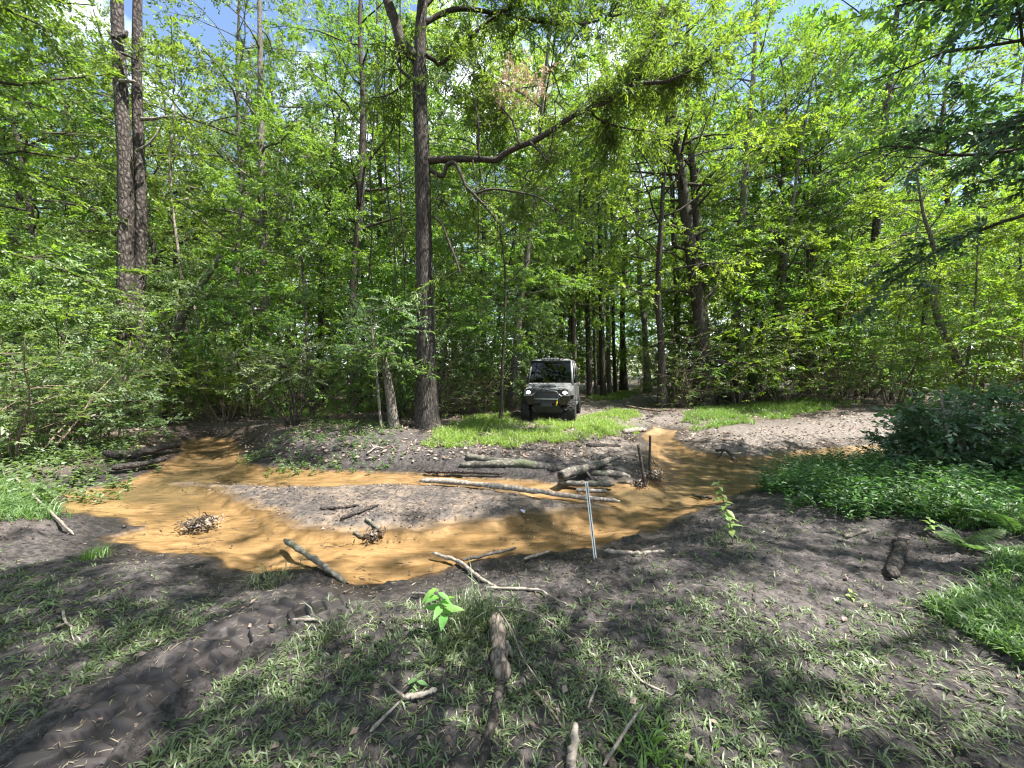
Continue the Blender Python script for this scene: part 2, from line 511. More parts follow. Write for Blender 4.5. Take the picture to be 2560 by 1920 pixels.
def height(x, y, full=False):
    x = np.asarray(x, float); y = np.asarray(y, float)
    r = np.hypot(x, y)
    sw, si = masks(x, y)
    near = y < 6.0 - 0.05 * x
    base = 0.06 * (fbm(x * 0.35, y * 0.35, 11) - 0.5) * 2
    base = base + 0.10 * sstep(7.5, 11, y) + 0.10 * sstep(14, 40, y) * 2
    base = base + 0.22 * np.exp(-(((x + 4.6) / 3.0) ** 2 + ((y - 9.2) / 1.7) ** 2))        # far bank under the oak
    base = base + 0.30 * sstep(8, 12, x) * sstep(9, 12, y)
    base = base + 0.22 * sstep(2.6, 4.5, x) * sstep(6.0, 4.0, y)
    base = base + 0.10 * sstep(-4.0, -6.0, x) * sstep(8, 5, y)
    e = -sw
    wide = np.where((x < 0.6) & (y > 6.0), 0.75, 0.95)
    wide = np.where((y > 7.0) & (x > 0.8), 1.6, wide)
    lift = sstep(0.0, 1.0, np.clip(e / wide, 0, 1)) * 0.75 + 0.25 * np.clip(e / (wide * 1.6), 0, 1)
    z_out = WL + 0.015 + (base - WL) * lift
    ripple = 0.006 * np.sin((y * 10 + 3 * fbm(x * 2, y * 2, 21)) + 2 * x)
    z_in = WL - 0.012 - 0.065 * sstep(0, 0.45, sw) + ripple * sstep(0, 0.2, sw)
    z = np.where(sw > 0, z_in, z_out)
    zb = WL + 0.055 * sstep(0.0, 0.35, si) + 0.05 * sstep(0.05, 0.5, si) * (fbm(x * 2.2, y * 2.2, 31) - 0.3)
    z = np.where(si > -0.12, np.maximum(z, zb - 0.06 * sstep(0, -0.12, si)), z)
    # churned mud
    dry = sstep(-0.02, 0.10, -sw)
    chur = dry * sstep(14, 5, y)
    bar = sstep(0.03, 0.25, si)
    lump = np.maximum(chur, bar * 0.7)
    b1 = fbm(x * 7, y * 7, 41, 3)
    z = z + lump * (0.030 * (np.abs(b1 - 0.5) * -2 + 0.25) + 0.034 * (fbm(x * 16, y * 16, 51, 3, 0.6) - 0.5)
                    + 0.05 * sstep(0.62, 0.85, fbm(x * 3.1, y * 3.1, 61)))
    z = z + 0.02 * sstep(10, 14, y) * (fbm(x * 3, y * 3, 71) - 0.5) * 2
    # tyre track pressed into the mud
    d, s, side = path_sd(x, y, TRACK)
    t = d / 0.20
    u = t * side
    ph = (s / 0.115 + 0.40 * np.abs(u) + (u > 0) * 0.5) % 1.0
    lug = sstep(0.0, 0.07, ph) * sstep(0.40, 0.33, ph) * sstep(0.05, 0.12, np.abs(u)) * sstep(1.0, 0.92, np.abs(u))
    fade = sstep(1.95, 1.2, s) * (0.8 + 0.25 * fbm(x * 3, y * 3, 77))
    flat = sstep(1.12, 0.9, t)
    z_tr = z * 0.04 + 0.96 * (base * 0.6 - 0.035)
    tk = flat * sstep(2.05, 1.5, s)
    z = z * (1 - tk) + (z_tr + 0.045 * lug * fade) * tk
    z = z + 0.055 * np.exp(-((u * -1 - 1.22) / 0.16) ** 2) * sstep(2.0, 1.3, s) * (0.4 + 0.9 * fbm(x * 5, y * 5, 88))
    if full:
        return z, sw, si, d, s, u
    return z


def hz(x, y):
    return float(height(np.array([x]), np.array([y]))[0])


def Gt(px, py):
    """where the ray of a pixel meets the terrain"""
    z = 0.0
    for _ in range(7):
        p = G(px, py, z)
        z = 0.3 * z + 0.7 * hz(p[0], p[1])
    p = G(px, py, z)
    return np.array([p[0], p[1], hz(p[0], p[1])])


def axis(spans):
    out = [spans[0][0]]
    for a, b, f in spans:
        while out[-1] < b - 1e-9:
            out.append(min(b, out[-1] + f(out[-1])))
    return np.array(out)


xs_pos = axis([(0, 2.6, lambda v: 0.018), (2.6, 13, lambda v: 0.0075 * v), (13, 160, lambda v: 0.05 * v)])
xs_neg = axis([(0, 1.15, lambda v: 0.018), (1.15, 2.2, lambda v: 0.0062), (2.2, 2.6, lambda v: 0.018), (2.6, 13, lambda v: 0.0075 * v), (13, 160, lambda v: 0.05 * v)])
xs = np.concatenate([-xs_neg[::-1], xs_pos[1:]])
ys = np.concatenate([-np.array([120, 80, 50, 30, 20, 14, 10, 7, 5, 3.5, 2.4, 1.6, 1.0, 0.5]),
                     axis([(0, 1.3, lambda v: 0.13), (1.3, 2.9, lambda v: 0.0062), (2.9, 12.5, lambda v: 0.0045 * v), (12.5, 170, lambda v: 0.035 * v)])])
nx, ny = len(xs), len(ys)
GX, GY = np.meshgrid(xs, ys)
gz, gsw, gsi, gtd, gts, gtu = height(GX.ravel(), GY.ravel(), True)
gx, gy = GX.ravel(), GY.ravel()
V = np.stack([gx, gy, gz], 1)
ii = (np.arange(ny - 1)[:, None] * nx + np.arange(nx - 1)[None]).ravel()
F = np.stack([ii, ii + 1, ii + nx + 1, ii + nx], 1)
dtr, _, _ = path_sd(gx, gy, TRAIL)
nz1 = fbm(gx * 0.9, gy * 0.9, 91)
nz2 = fbm(gx * 2.7, gy * 2.7, 95)
a_sand = np.clip(sstep(-0.10, 0.06, gsw), 0, 1)
a_bar = sstep(-0.05, 0.2, gsi)
a_trail = sstep(2.0, 1.1, dtr + (nz2 - 0.5) * 1.2) * sstep(8.5, 10.5, gy)
a_beach = sstep(7.2, 8.4, gy) * sstep(0.6, 1.8, gx) * sstep(-2.6, -1.2, gsw + (nz2 - 0.5)) * (1 - a_sand)
a_lit = sstep(8.2, 9.4, gy + (nz1 - 0.5) * 2) * (1 - a_trail) * (1 - a_beach)
a_lit = np.maximum(a_lit, sstep(-4.6, -6.0, gx) * sstep(-0.2, -0.7, gsw))
a_lit = np.maximum(a_lit, sstep(13, 16, np.hypot(gx, gy)))
a_lit = np.maximum(a_lit, sstep(-1.0, -6.0, gy)) * (1 - a_trail)
a_wet = sstep(-0.75, -0.05, gsw + (nz2 - 0.5) * 0.7) * sstep(0.05, -0.03, gsw) + sstep(-0.06, 0.0, gsi) * sstep(0.14, 0.02, gsi + (nz2 - 0.5) * 0.25) * 0.7 + sstep(1.1, 0.8, np.abs(gtu)) * sstep(2.05, 1.4, gts) * 0.35
a_track = sstep(1.1, 0.95, np.abs(gtu)) * sstep(2.05, 1.5, gts)
a_silt_shade = np.clip(sstep(0.7, 2.0, gx) * sstep(4.6, 6.0, gy) + sstep(-3.6, -5.2, gx), 0, 1) * sstep(0.1, 0.6, gsw + (nz1 - 0.5) * 0.9) * 0.85  # silt, plus the creek's shade and reflections put into the bed colour
gm = mesh_from('ground', V, F, {'silt_shade': a_silt_shade, 'track': a_track, 'sand': a_sand, 'bar': a_bar, 'trail': np.maximum(a_trail, a_beach), 'litter': a_lit, 'wet': np.clip(a_wet, 0, 1)}, smooth=True)


def ground_mat():
    m, n, l = new_mat('ground_soil')
    t = n.new('ShaderNodeTexCoord')
    v = t.outputs['Object']
    n1 = noise(n, l, 1.7, 6, 0.6, v)
    n2 = noise(n, l, 19, 8, 0.72, v)
    n3 = noise(n, l, 55, 5, 0.65, v)

    def A(name):
        a = n.new('ShaderNodeAttribute'); a.attribute_name = name
        return a.outputs['Fac']

    def mix(f, a, b):
        x = n.new('ShaderNodeMix'); x.data_type = 'RGBA'
        l.new(f, x.inputs[0])
        l.new(a, x.inputs[6]); l.new(b, x.inputs[7])
        return x.outputs[2]

    mud = ramp(n, [(0.38, (0.009, 0.008, 0.008)), (0.48, (0.030, 0.026, 0.026)), (0.60, (0.080, 0.069, 0.068))]); l.new(n2.outputs['Fac'], mud.inputs[0])
    mudl = ramp(n, [(0.40, (0.026, 0.022, 0.022)), (0.60, (0.120, 0.103, 0.100))]); l.new(n2.outputs['Fac'], mudl.inputs[0])
    mk = ramp(n, [(0.42, (0, 0, 0)), (0.62, (1, 1, 1))]); l.new(n1.outputs['Fac'], mk.inputs[0])
    mudc = mix(mk.outputs[0], mud.outputs[0], mudl.outputs[0])
    trk = ramp(n, [(0.3, (0.040, 0.034, 0.034)), (0.7, (0.062, 0.054, 0.054))]); l.new(n1.outputs['Fac'], trk.inputs[0])
    mudc = mix(A('track'), mudc, trk.outputs[0])
    lit = ramp(n, [(0.40, (0.022, 0.016, 0.013)), (0.5, (0.070, 0.053, 0.042)), (0.60, (0.15, 0.120, 0.098))]); l.new(n3.outputs['Fac'], lit.inputs[0])
    c = mix(A('litter'), mudc, lit.outputs[0])
    trl = ramp(n, [(0.40, (0.075, 0.062, 0.054)), (0.60, (0.170, 0.146, 0.130))]); l.new(n2.outputs['Fac'], trl.inputs[0])
    c = mix(A('trail'), c, trl.outputs[0])
    snd = ramp(n, [(0.28, (0.115, 0.075, 0.034)), (0.45, (0.22, 0.142, 0.066)), (0.62, (0.30, 0.200, 0.104)), (0.78, (0.36, 0.255, 0.15))]); l.new(n1.outputs['Fac'], snd.inputs[0])
    smp = n.new('ShaderNodeMapping'); smp.inputs['Scale'].default_value = (1.0, 3.4, 1)
    l.new(v, smp.inputs['Vector'])
    ns5 = noise(n, l, 2.6, 7, 0.68, smp.outputs[0]); ns5.inputs['Distortion'].default_value = 0.8
    sdk = ramp(n, [(0.44, (1, 1, 1)), (0.60, (0.62, 0.58, 0.50)), (0.74, (0.26, 0.25, 0.20))]); l.new(ns5.outputs['Fac'], sdk.inputs[0])
    sm = n.new('ShaderNodeMix'); sm.data_type = 'RGBA'; sm.blend_type = 'MULTIPLY'; sm.inputs[0].default_value = 1
    l.new(snd.outputs[0], sm.inputs[6]); l.new(sdk.outputs[0], sm.inputs[7])
    slt_shade = ramp(n, [(0.4, (0.060, 0.046, 0.022)), (0.6, (0.135, 0.098, 0.046))]); l.new(n1.outputs['Fac'], slt_shade.inputs[0])
    c = mix(A('sand'), c, mix(A('silt_shade'), sm.outputs[2], slt_shade.outputs[0]))
    n4 = noise(n, l, 3.2, 6, 0.7, v)
    barl = ramp(n, [(0.40, (0.080, 0.061, 0.048)), (0.60, (0.165, 0.130, 0.104))]); l.new(n2.outputs['Fac'], barl.inputs[0])
    bard = ramp(n, [(0.40, (0.018, 0.015, 0.014)), (0.60, (0.085, 0.071, 0.064))]); l.new(n2.outputs['Fac'], bard.inputs[0])
    bk = ramp(n, [(0.40, (0, 0, 0)), (0.54, (1, 1, 1))]); l.new(n4.outputs['Fac'], bk.inputs[0])
    barc = mix(bk.outputs[0], barl.outputs[0], bard.outputs[0])
    c = mix(A('bar'), c, barc)
    wm = n.new('ShaderNodeMix'); wm.data_type = 'RGBA'; wm.blend_type = 'MULTIPLY'
    wm.inputs[7].default_value = (0.34, 0.32, 0.31, 1)
    l.new(A('wet'), wm.inputs[0]); l.new(c, wm.inputs[6]); c = wm.outputs[2]
    b = n.new('ShaderNodeBsdfPrincipled')
    l.new(c, b.inputs['Base Color'])
    ro = n.new('ShaderNodeMapRange'); ro.inputs['To Min'].default_value = 0.78; ro.inputs['To Max'].default_value = 0.42
    l.new(A('wet'), ro.inputs['Value']); l.new(ro.outputs[0], b.inputs['Roughness'])
    b.inputs['Specular IOR Level'].default_value = 0.45
    ad = n.new('ShaderNodeMath'); ad.operation = 'MULTIPLY_ADD'; ad.inputs[1].default_value = 0.22
    l.new(n3.outputs['Fac'], ad.inputs[0]); l.new(n2.outputs['Fac'], ad.inputs[2])
    inv = n.new('ShaderNodeMapRange'); inv.inputs['To Min'].default_value = 0.85; inv.inputs['To Max'].default_value = 0.12
    mxk = n.new('ShaderNodeMath'); mxk.operation = 'MAXIMUM'
    l.new(A('sand'), mxk.inputs[0]); l.new(A('track'), mxk.inputs[1]); l.new(mxk.outputs[0], inv.inputs['Value'])
    bp = n.new('ShaderNodeBump'); bp.inputs['Distance'].default_value = 0.045
    l.new(inv.outputs[0], bp.inputs['Strength'])
    l.new(ad.outputs[0], bp.inputs['Height']); l.new(bp.outputs[0], b.inputs['Normal'])
    o = n.new('ShaderNodeOutputMaterial'); l.new(b.outputs[0], o.inputs['Surface'])
    return m


ground = kind(obj('ground', gm, ground_mat()), 'structure')
ground['label'] = 'muddy forest ground with sandy creek bed'


def water_mat():
    m, n, l = new_mat('creek_water')
    t = n.new('ShaderNodeTexCoord')
    mp = n.new('ShaderNodeMapping'); mp.inputs['Scale'].default_value = (3, 9, 1)
    l.new(t.outputs['Object'], mp.inputs['Vector'])
    ns = noise(n, l, 1.6, 4, 0.55, mp.outputs[0])
    bp = n.new('ShaderNodeBump'); bp.inputs['Strength'].default_value = 0.4; bp.inputs['Distance'].default_value = 0.05
    l.new(ns.outputs['Fac'], bp.inputs['Height'])
    fr = n.new('ShaderNodeFresnel'); fr.inputs['IOR'].default_value = 1.33
    l.new(bp.outputs[0], fr.inputs['Normal'])
    tr = n.new('ShaderNodeBsdfTransparent'); tr.inputs['Color'].default_value = (0.96, 0.93, 0.86, 1)
    gl = n.new('ShaderNodeBsdfGlossy'); gl.inputs['Roughness'].default_value = 0.03
    l.new(bp.outputs[0], gl.inputs['Normal'])
    mx = n.new('ShaderNodeMixShader')
    l.new(fr.outputs[0], mx.inputs[0]); l.new(tr.outputs[0], mx.inputs[1]); l.new(gl.outputs[0], mx.inputs[2])
    o = n.new('ShaderNodeOutputMaterial'); l.new(mx.outputs[0], o.inputs['Surface'])
    return m


wx = np.arange(-10, 9.5, 0.1); wy = np.arange(2.4, 11.5, 0.1)
WX, WY = np.meshgrid(wx, wy)
sw_ = poly_sd(WX.ravel(), WY.ravel(), WATER)
keep = sw_ > -0.45
idx = -np.ones(len(sw_), int); idx[keep] = np.arange(keep.sum())
ii = (np.arange(len(wy) - 1)[:, None] * len(wx) + np.arange(len(wx) - 1)[None]).ravel()
Fq = np.stack([ii, ii + 1, ii + len(wx) + 1, ii + len(wx)], 1)
Fq = Fq[keep[Fq].all(1)]
wm = mesh_from('creek_water', np.stack([WX.ravel()[keep], WY.ravel()[keep], np.full(keep.sum(), WL)], 1), idx[Fq], smooth=True)
creek = kind(obj('creek_water', wm, water_mat()), 'structure')
creek['label'] = 'shallow clear creek water over orange sand'

# ------------------------------------------------------------------ vegetation generators
UP = np.array([0, 0, 1.0])


def wander(rg, p0, d0, L, n, curl=0.25, lift=0.0):
    p = [np.array(p0, float)]; d = unit(np.array(d0, float)); st = L / (n - 1)
    for _ in range(n - 1):
        d = unit(d + rg.normal(0, curl, 3) + UP * lift)
        p.append(p[-1] + d * st)
    return np.array(p)


def foliate(rg, branches, per_m, m, twig, leafL, ratio, flat, droop, spread=0.9):
    """leaf sprays along a list of branch paths"""
    Cs, Ds, Ns = [], [], []
    for p, t0 in branches:
        L = np.linalg.norm(np.diff(p, axis=0), axis=1).sum()
        k = max(2, int(L * per_m))
        u = t0 + (1 - t0) * rg.random(k) ** 0.8
        f = u * (len(p) - 1); i = np.minimum(f.astype(int), len(p) - 2); w = (f - i)[:, None]
        Cs.append(p[i] * (1 - w) + p[i + 1] * w)
        Ds.append(unit(p[i + 1] - p[i]) + rg.normal(0, spread, (k, 3)) * np.array([1, 1, 0.45]))
        Ns.append(UP * flat + rg.normal(0, 1, (k, 3)) * (1.0 - flat * 0.75) * 0.8)
    Cs, Ds, Ns = np.concatenate(Cs), np.concatenate(Ds), np.concatenate(Ns)
    return sprays(rg, Cs, Ds, Ns, m, twig, leafL, ratio, 0.3 + 0.3 * (1 - flat), droop)


def gen_tree(seed, H, cb, Rr, nl, sub, per_m, m, twig, leafL, ratio, r0, flat=0.7, droop=0.15, el=(5, 45), topy=0.6, sides=9, bare=0.0, lean=0.03):
    rg = np.random.default_rng(seed)
    tp = wander(rg, (0, 0, -0.15), (rg.normal(0, lean), rg.normal(0, lean), 1), H * 0.96, 16, 0.035, 0.05)
    trad = r0 * (1 - 0.86 * np.linspace(0, 1, 16) ** 0.9); trad[0] *= 1.45; trad[1] *= 1.08
    trunk = tube(smooth_path(tp, 40), np.interp(np.linspace(0, 15, 40), np.arange(16), trad), sides, 0.06, seed)
    bg_, leafy = [], []
    for i in range(nl):
        t = cb + (0.98 - cb) * (i + rg.random()) / nl
        f = t * 15; k = min(int(f), 14); p0 = tp[k] * (1 - f + k) + tp[k + 1] * (f - k)
        az = i * 2.399 + rg.normal(0, 0.4)
        rel = (t - cb) / (1 - cb)
        prof = (0.55 + 0.45 * math.sin(math.pi * min(1, rel * 0.9 + 0.12))) * (1 - 0.65 * max(0, rel - topy) / (1 - topy + 1e-6))
        L = Rr * prof * rg.uniform(0.7, 1.15)
        e = R(rg.uniform(*el)) + R(25) * max(0, rel - 0.6)
        d = np.array([math.cos(az) * math.cos(e), math.sin(az) * math.cos(e), math.sin(e)])
        lp = wander(rg, p0, d, L, 7, 0.16, -0.03)
        lr = max(0.006, r0 * 0.30 * (1 - 0.6 * rel)) * (L / Rr)
        bg_.append(tube(lp, lr * (1 - 0.8 * np.linspace(0, 1, 7)), 5, 0, i))
        leafy.append((lp[3:], 0.3))
        for s in range(sub):
            k = rg.integers(2, 6)
            q = rg.uniform(0.6, 1.25) * (1 if s % 2 else -1)
            dd = unit(lp[k + 1] - lp[k])
            dd = np.array([dd[0] * math.cos(q) - dd[1] * math.sin(q), dd[0] * math.sin(q) + dd[1] * math.cos(q), dd[2] + rg.normal(0.0, 0.2)])
            sp = wander(rg, lp[k], dd, L * rg.uniform(0.25, 0.5), 5, 0.2, -0.03)
            bg_.append(tube(sp, max(0.004, lr * 0.35) * (1 - 0.75 * np.linspace(0, 1, 5)), 4, 0, s, cap=False))
            leafy.append((sp, 0.15))
    fol = foliate(rg, leafy, per_m, m, twig, leafL, ratio, flat, droop)
    return trunk, cat_geo(bg_), fol


def gen_shrub(seed, H, Rr, stems, sub, per_m, m, twig, leafL, ratio, r0, flat=0.8, droop=0.1, low=0.25):
    rg = np.random.default_rng(seed)
    st, br, leafy = [], [], []
    for i in range(stems):
        az = i * 2.399 + rg.normal(0, 0.5)
        e = R(rg.uniform(48, 85))
        d = np.array([math.cos(az) * math.cos(e), math.sin(az) * math.cos(e), math.sin(e)])
        b0 = np.array([math.cos(az), math.sin(az), 0]) * rg.uniform(0, 0.14) * Rr - UP * 0.08
        L = H * rg.uniform(0.7, 1.15)
        p = wander(rg, b0, d, L, 9, 0.12, 0.0)
        st.append(tube(p, r0 * rg.uniform(0.6, 1.2) * (1 - 0.75 * np.linspace(0, 1, 9)), 5, 0.05, i))
        leafy.append((p[5:], 0.2))
        for s in range(sub):
            f = rg.uniform(low, 0.95); k = min(7, int(f * 8))
            az2 = rg.uniform(0, 2 * math.pi)
            dd = np.array([math.cos(az2), math.sin(az2), rg.uniform(-0.05, 0.55)])
            sp = wander(rg, p[k], dd, Rr * rg.uniform(0.35, 0.85) * (1.1 - 0.4 * f), 6, 0.14, -0.02)
            br.append(tube(sp, r0 * 0.35 * (1 - 0.75 * np.linspace(0, 1, 6)), 4, 0, s, cap=False))
            leafy.append((sp, 0.2))
    return cat_geo(st), cat_geo(br), foliate(rg, leafy, per_m, m, twig, leafL, ratio, flat, droop)


def gen_pine(seed, H, cb, Rr, nl, tufts, r0, needle=0.20, nn=16, tp=None, dead=0):
    rg = np.random.default_rng(seed)
    if tp is None:
        tp = wander(rg, (0, 0, -0.15), (rg.normal(0, 0.02), rg.normal(0, 0.02), 1), H, 16, 0.02, 0.05)
    trad = r0 * (1 - 0.80 * np.linspace(0, 1, 16) ** 1.2); trad[0] *= 1.35
    trunk = tube(smooth_path(tp, 60), np.interp(np.linspace(0, 15, 60), np.arange(16), trad), 14, 0.07, seed)
    br, Cs, Ds = [], [], []
    for i in range(nl + dead):
        is_dead = i >= nl
        t = cb + (0.99 - cb) * (i + rg.random()) / nl if not is_dead else rg.uniform(0.25, cb)
        f = t * 15; k = min(int(f), 14); p0 = tp[k] * (1 - f + k) + tp[k + 1] * (f - k)
        az = i * 2.399 + rg.normal(0, 0.5); rel = (t - cb) / (1 - cb)
        L = Rr * (1.05 - 0.7 * max(0, rel)) * rg.uniform(0.6, 1.1) if not is_dead else rg.uniform(0.3, 1.3)
        e = R(rg.uniform(-8, 25) + 25 * max(0, rel))
        lp = wander(rg, p0, (math.cos(az) * math.cos(e), math.sin(az) * math.cos(e), math.sin(e)), L, 7, 0.14, 0.04)
        br.append(tube(lp, r0 * (0.2 if not is_dead else 0.12) * (1 - 0.75 * np.linspace(0, 1, 7)), 5, 0, i))
        if is_dead:
            continue
        for s in range(5):
            kk = rg.integers(2, 6)
            q = rg.uniform(0.5, 1.2) * (1 if s % 2 else -1)
            dd = unit(lp[kk + 1] - lp[kk])
            dd = np.array([dd[0] * math.cos(q) - dd[1] * math.sin(q), dd[0] * math.sin(q) + dd[1] * math.cos(q), dd[2] + 0.25])
            sp = wander(rg, lp[kk], dd, L * rg.uniform(0.2, 0.4), 4, 0.15, 0.06)
            br.append(tube(sp, r0 * 0.06 * (1 - 0.6 * np.linspace(0, 1, 4)), 4, 0, s, cap=False))
            for _ in range(tufts):
                w = rg.random(); kq = rg.integers(1, 3)
                Cs.append(sp[kq] * (1 - w) + sp[kq + 1] * w); Ds.append(unit(sp[kq + 1] - sp[kq]))
    Cs, Ds = np.array(Cs), np.array(Ds); n = len(Cs)
    out = []
    for j in range(nn):
        d = Ds * 0.55 + rg.normal(0, 0.75, (n, 3)) + UP * 0.1
        L = needle * rg.uniform(0.7, 1.15, n)
        dd = unit(d); S = unit(np.cross(dd, rg.normal(0, 1, (n, 3)))) * 0.011
        Vt = np.stack([Cs - S, Cs + S, Cs + dd * L[:, None] - UP * 0.02], 1).reshape(-1, 3)
        out.append((Vt, np.arange(n * 3).reshape(-1, 3), np.repeat(np.clip(rg.random(n) * 0.6 + 0.2, 0, 1), 3)))
    return trunk, cat_geo(br), cat_geo(out)


def build(name, geo, bark, leaf, pn=('trunk', 'branches', 'crown'), label='x x x x', cat='tree', group=None, leaf2=None):
    root = thing(name, label, cat, group=group)
    a, b, c = geo
    obj(pn[0], mesh_from(name + '_' + pn[0], a[0], a[1], {'rnd': a[2]}, True), BARK[bark], root)
    if b is not None:
        obj(pn[1], mesh_from(name + '_' + pn[1], b[0], b[1], {'rnd': b[2]}, True), BARK[bark], root)
    if c is not None:
        obj(pn[2], mesh_from(name + '_' + pn[2], c[0], c[1], {'rnd': c[2]}), LEAF[leaf], root)
    return root


PROTO = {}
used = set()


def place(key, x, y, s=1.0, rz=None, label=None, group=None, tilt=(0, 0), dz=0.0):
    root = PROTO[key]
    loc = (x, y, hz(x, y) + dz)
    rz = random.uniform(0, 6.28) if rz is None else rz
    if key not in used:
        used.add(key)
        root.location = loc; root.rotation_euler = (tilt[0], tilt[1], rz)
        root.scale = (s, s, s) if np.isscalar(s) else s
        if label:
            root['label'] = label
        if group:
            root['group'] = group
        return root
    return copy_tree(root, loc, rz, s, label, group, tilt)


SH = ('stems', 'twigs', 'leaves')
# understorey trees: leafy from low down, layered sprays
for i, (lf, H_, cb_, R_) in enumerate((('green', 8.0, 0.16, 2.6), ('yellow', 9.5, 0.20, 2.8), ('cool', 7.0, 0.12, 2.7), ('yellow', 7.5, 0.15, 2.4), ('green', 10.5, 0.25, 3.0))):
    PROTO['under%d' % i] = build('understory_tree', gen_tree(100 + i, H_, cb_, R_, 28, 8, 8.5, 9, 0.30, 0.092, 0.55, 0.07, 0.72, 0.14, (0, 35)), 'grey' if i % 2 else 'dark', lf)
# canopy broadleaf trees
for i, (lf, H_, cb_, R_) in enumerate((('green', 19, 0.32, 4.6), ('far', 22, 0.35, 5.0), ('yellow', 17, 0.28, 4.4), ('oak', 20, 0.4, 5.4))):
    PROTO['tall%d' % i] = build('canopy_tree', gen_tree(200 + i, H_, cb_, R_, 34, 8, 4.4, 9, 0.45, 0.15, 0.55, 0.20, 0.5, 0.2, (10, 50)), 'grey' if i % 2 else 'dark', lf)
# airier canopy trees: thinner foliage that lets the sun through
for i, (lf, H_, cb_, R_) in enumerate((('green', 18, 0.30, 4.4), ('oak', 19, 0.38, 5.0), ('yellow', 17, 0.26, 4.4))):
    PROTO['airy%d' % i] = build('canopy_tree', gen_tree(230 + i, H_, cb_, R_, 32, 8, 4.6, 9, 0.42, 0.125, 0.5, 0.17, 0.55, 0.22, (5, 45)), 'grey' if i % 2 else 'dark', lf)
# pines of the background
for i, (H_, cb_, R_) in enumerate(((24, 0.42, 3.4), (21, 0.35, 3.0))):
    PROTO['pine%d' % i] = build('pine_tree', gen_pine(300 + i, H_, cb_, R_, 34, 7, 0.21, 0.26, 15, dead=8), 'pine', 'needle')
# shrubs
for i, (lf, H_, R_, bk) in enumerate((('green', 2.6, 1.5, 'brush'), ('cool', 2.2, 1.6, 'brush'), ('yellow', 3.2, 1.6, 'brush'), ('cool', 1.5, 1.3, 'brush'), ('green', 3.6, 1.8, 'dark'))):
    PROTO['shrub%d' % i] = build('shrub', gen_shrub(400 + i, H_, R_, 9, 9, 7.0, 9, 0.24, 0.075, 0.5, 0.018, 0.85, 0.08), bk, lf, SH, cat='shrub')
# mostly bare brown brush
for i in range(2):
    PROTO['brush%d' % i] = build('bare_brush', gen_shrub(500 + i, 2.4, 1.5, 26, 9, 0.8, 5, 0.15, 0.06, 0.5, 0.012, 0.6, 0.1, 0.1), 'brush', 'far', SH, cat='brush')


def region(px):
    if px < 250: return 'at the far left edge'
    if px < 480: return 'behind the twin pines'
    if px < 800: return 'between pines and oak'
    if px < 1080: return 'just left of the oak'
    if px < 1290: return 'between oak and vehicle'
    if px < 1480: return 'behind the vehicle'
    if px < 1680: return 'beyond the trail bend'
    if px < 1950: return 'by the vine-wrapped trunk'
    if px < 2300: return 'in the right bank thicket'
    return 'at the far right edge'


def pxof(x, y):
    return 1280 + 980 * x / max(y, 0.3)


def free(x, y, m=1.6):
    d, _, _ = path_sd(np.array([x]), np.array([y]), TRAIL)
    if d[0] < m + 0.05 * y * 0.4:
        return False
    # keep the line of sight along the trail open
    px = pxof(x, y)
    if 1300 < px < 1560 and y < 17:
        return False
    if 1445 < px < 1660 and y < 29:
        return False
    if px > 1560 and y < 16.5:
        return False
    return poly_sd(np.array([x]), np.array([y]), WATER)[0] < -0.5


def scatter(keys, n, yr, pr, smin, smax, mind, desc, seed, group, m=1.6, tilt=0.05):
    rg = np.random.default_rng(seed)
    pts = []
    tries = 0
    while len(pts) < n and tries < n * 60:
        tries += 1
        y = math.sqrt(rg.uniform(yr[0] ** 2, yr[1] ** 2))
        px = rg.uniform(*pr)
        x = (px - 1280) / 980 * y
        if not free(x, y, m) or any((x - a) ** 2 + (y - b) ** 2 < mind ** 2 for a, b in pts):
            continue
        pts.append((x, y))
        place(keys[rg.integers(len(keys))], x, y, rg.uniform(smin, smax), rg.uniform(0, 6.28), desc + ' ' + region(px), group + ' ' + region(px),
              (rg.normal(0, tilt), rg.normal(0, tilt)))
    return pts


# -- far mass of the wood that closes the view
def distant_wood():
    rg = np.random.default_rng(77)
    n = 45000
    th = rg.uniform(-1.25, 1.25, n)
    clump = fbm(th * 14 + 40, np.zeros(n), 120)
    rr = rg.uniform(58, 84, n)
    top = 15 + 14 * fbm(th * 9 + 90, rr * 0.12, 130)
    zz = top * rg.random(n) ** 0.85
    Pt = np.stack([rr * np.sin(th), rr * np.cos(th), zz], 1)
    lf = leaf_geo(Pt, rg.normal(0, 1, (n, 3)) * np.array([1, 1, 0.5]), UP + rg.normal(0, 0.7, (n, 3)), rg.uniform(0.5, 1.0, n), rg.uniform(0.35, 0.6, n), rg.random(n))
    o = obj('distant_wood', mesh_from('distant_wood', *lf[:2], {'rnd': lf[2]}), LEAF['far'])
    kind(o, 'stuff'); o['label'] = 'green mass of the wood far behind the trees'; o['category'] = 'wood'


distant_wood()

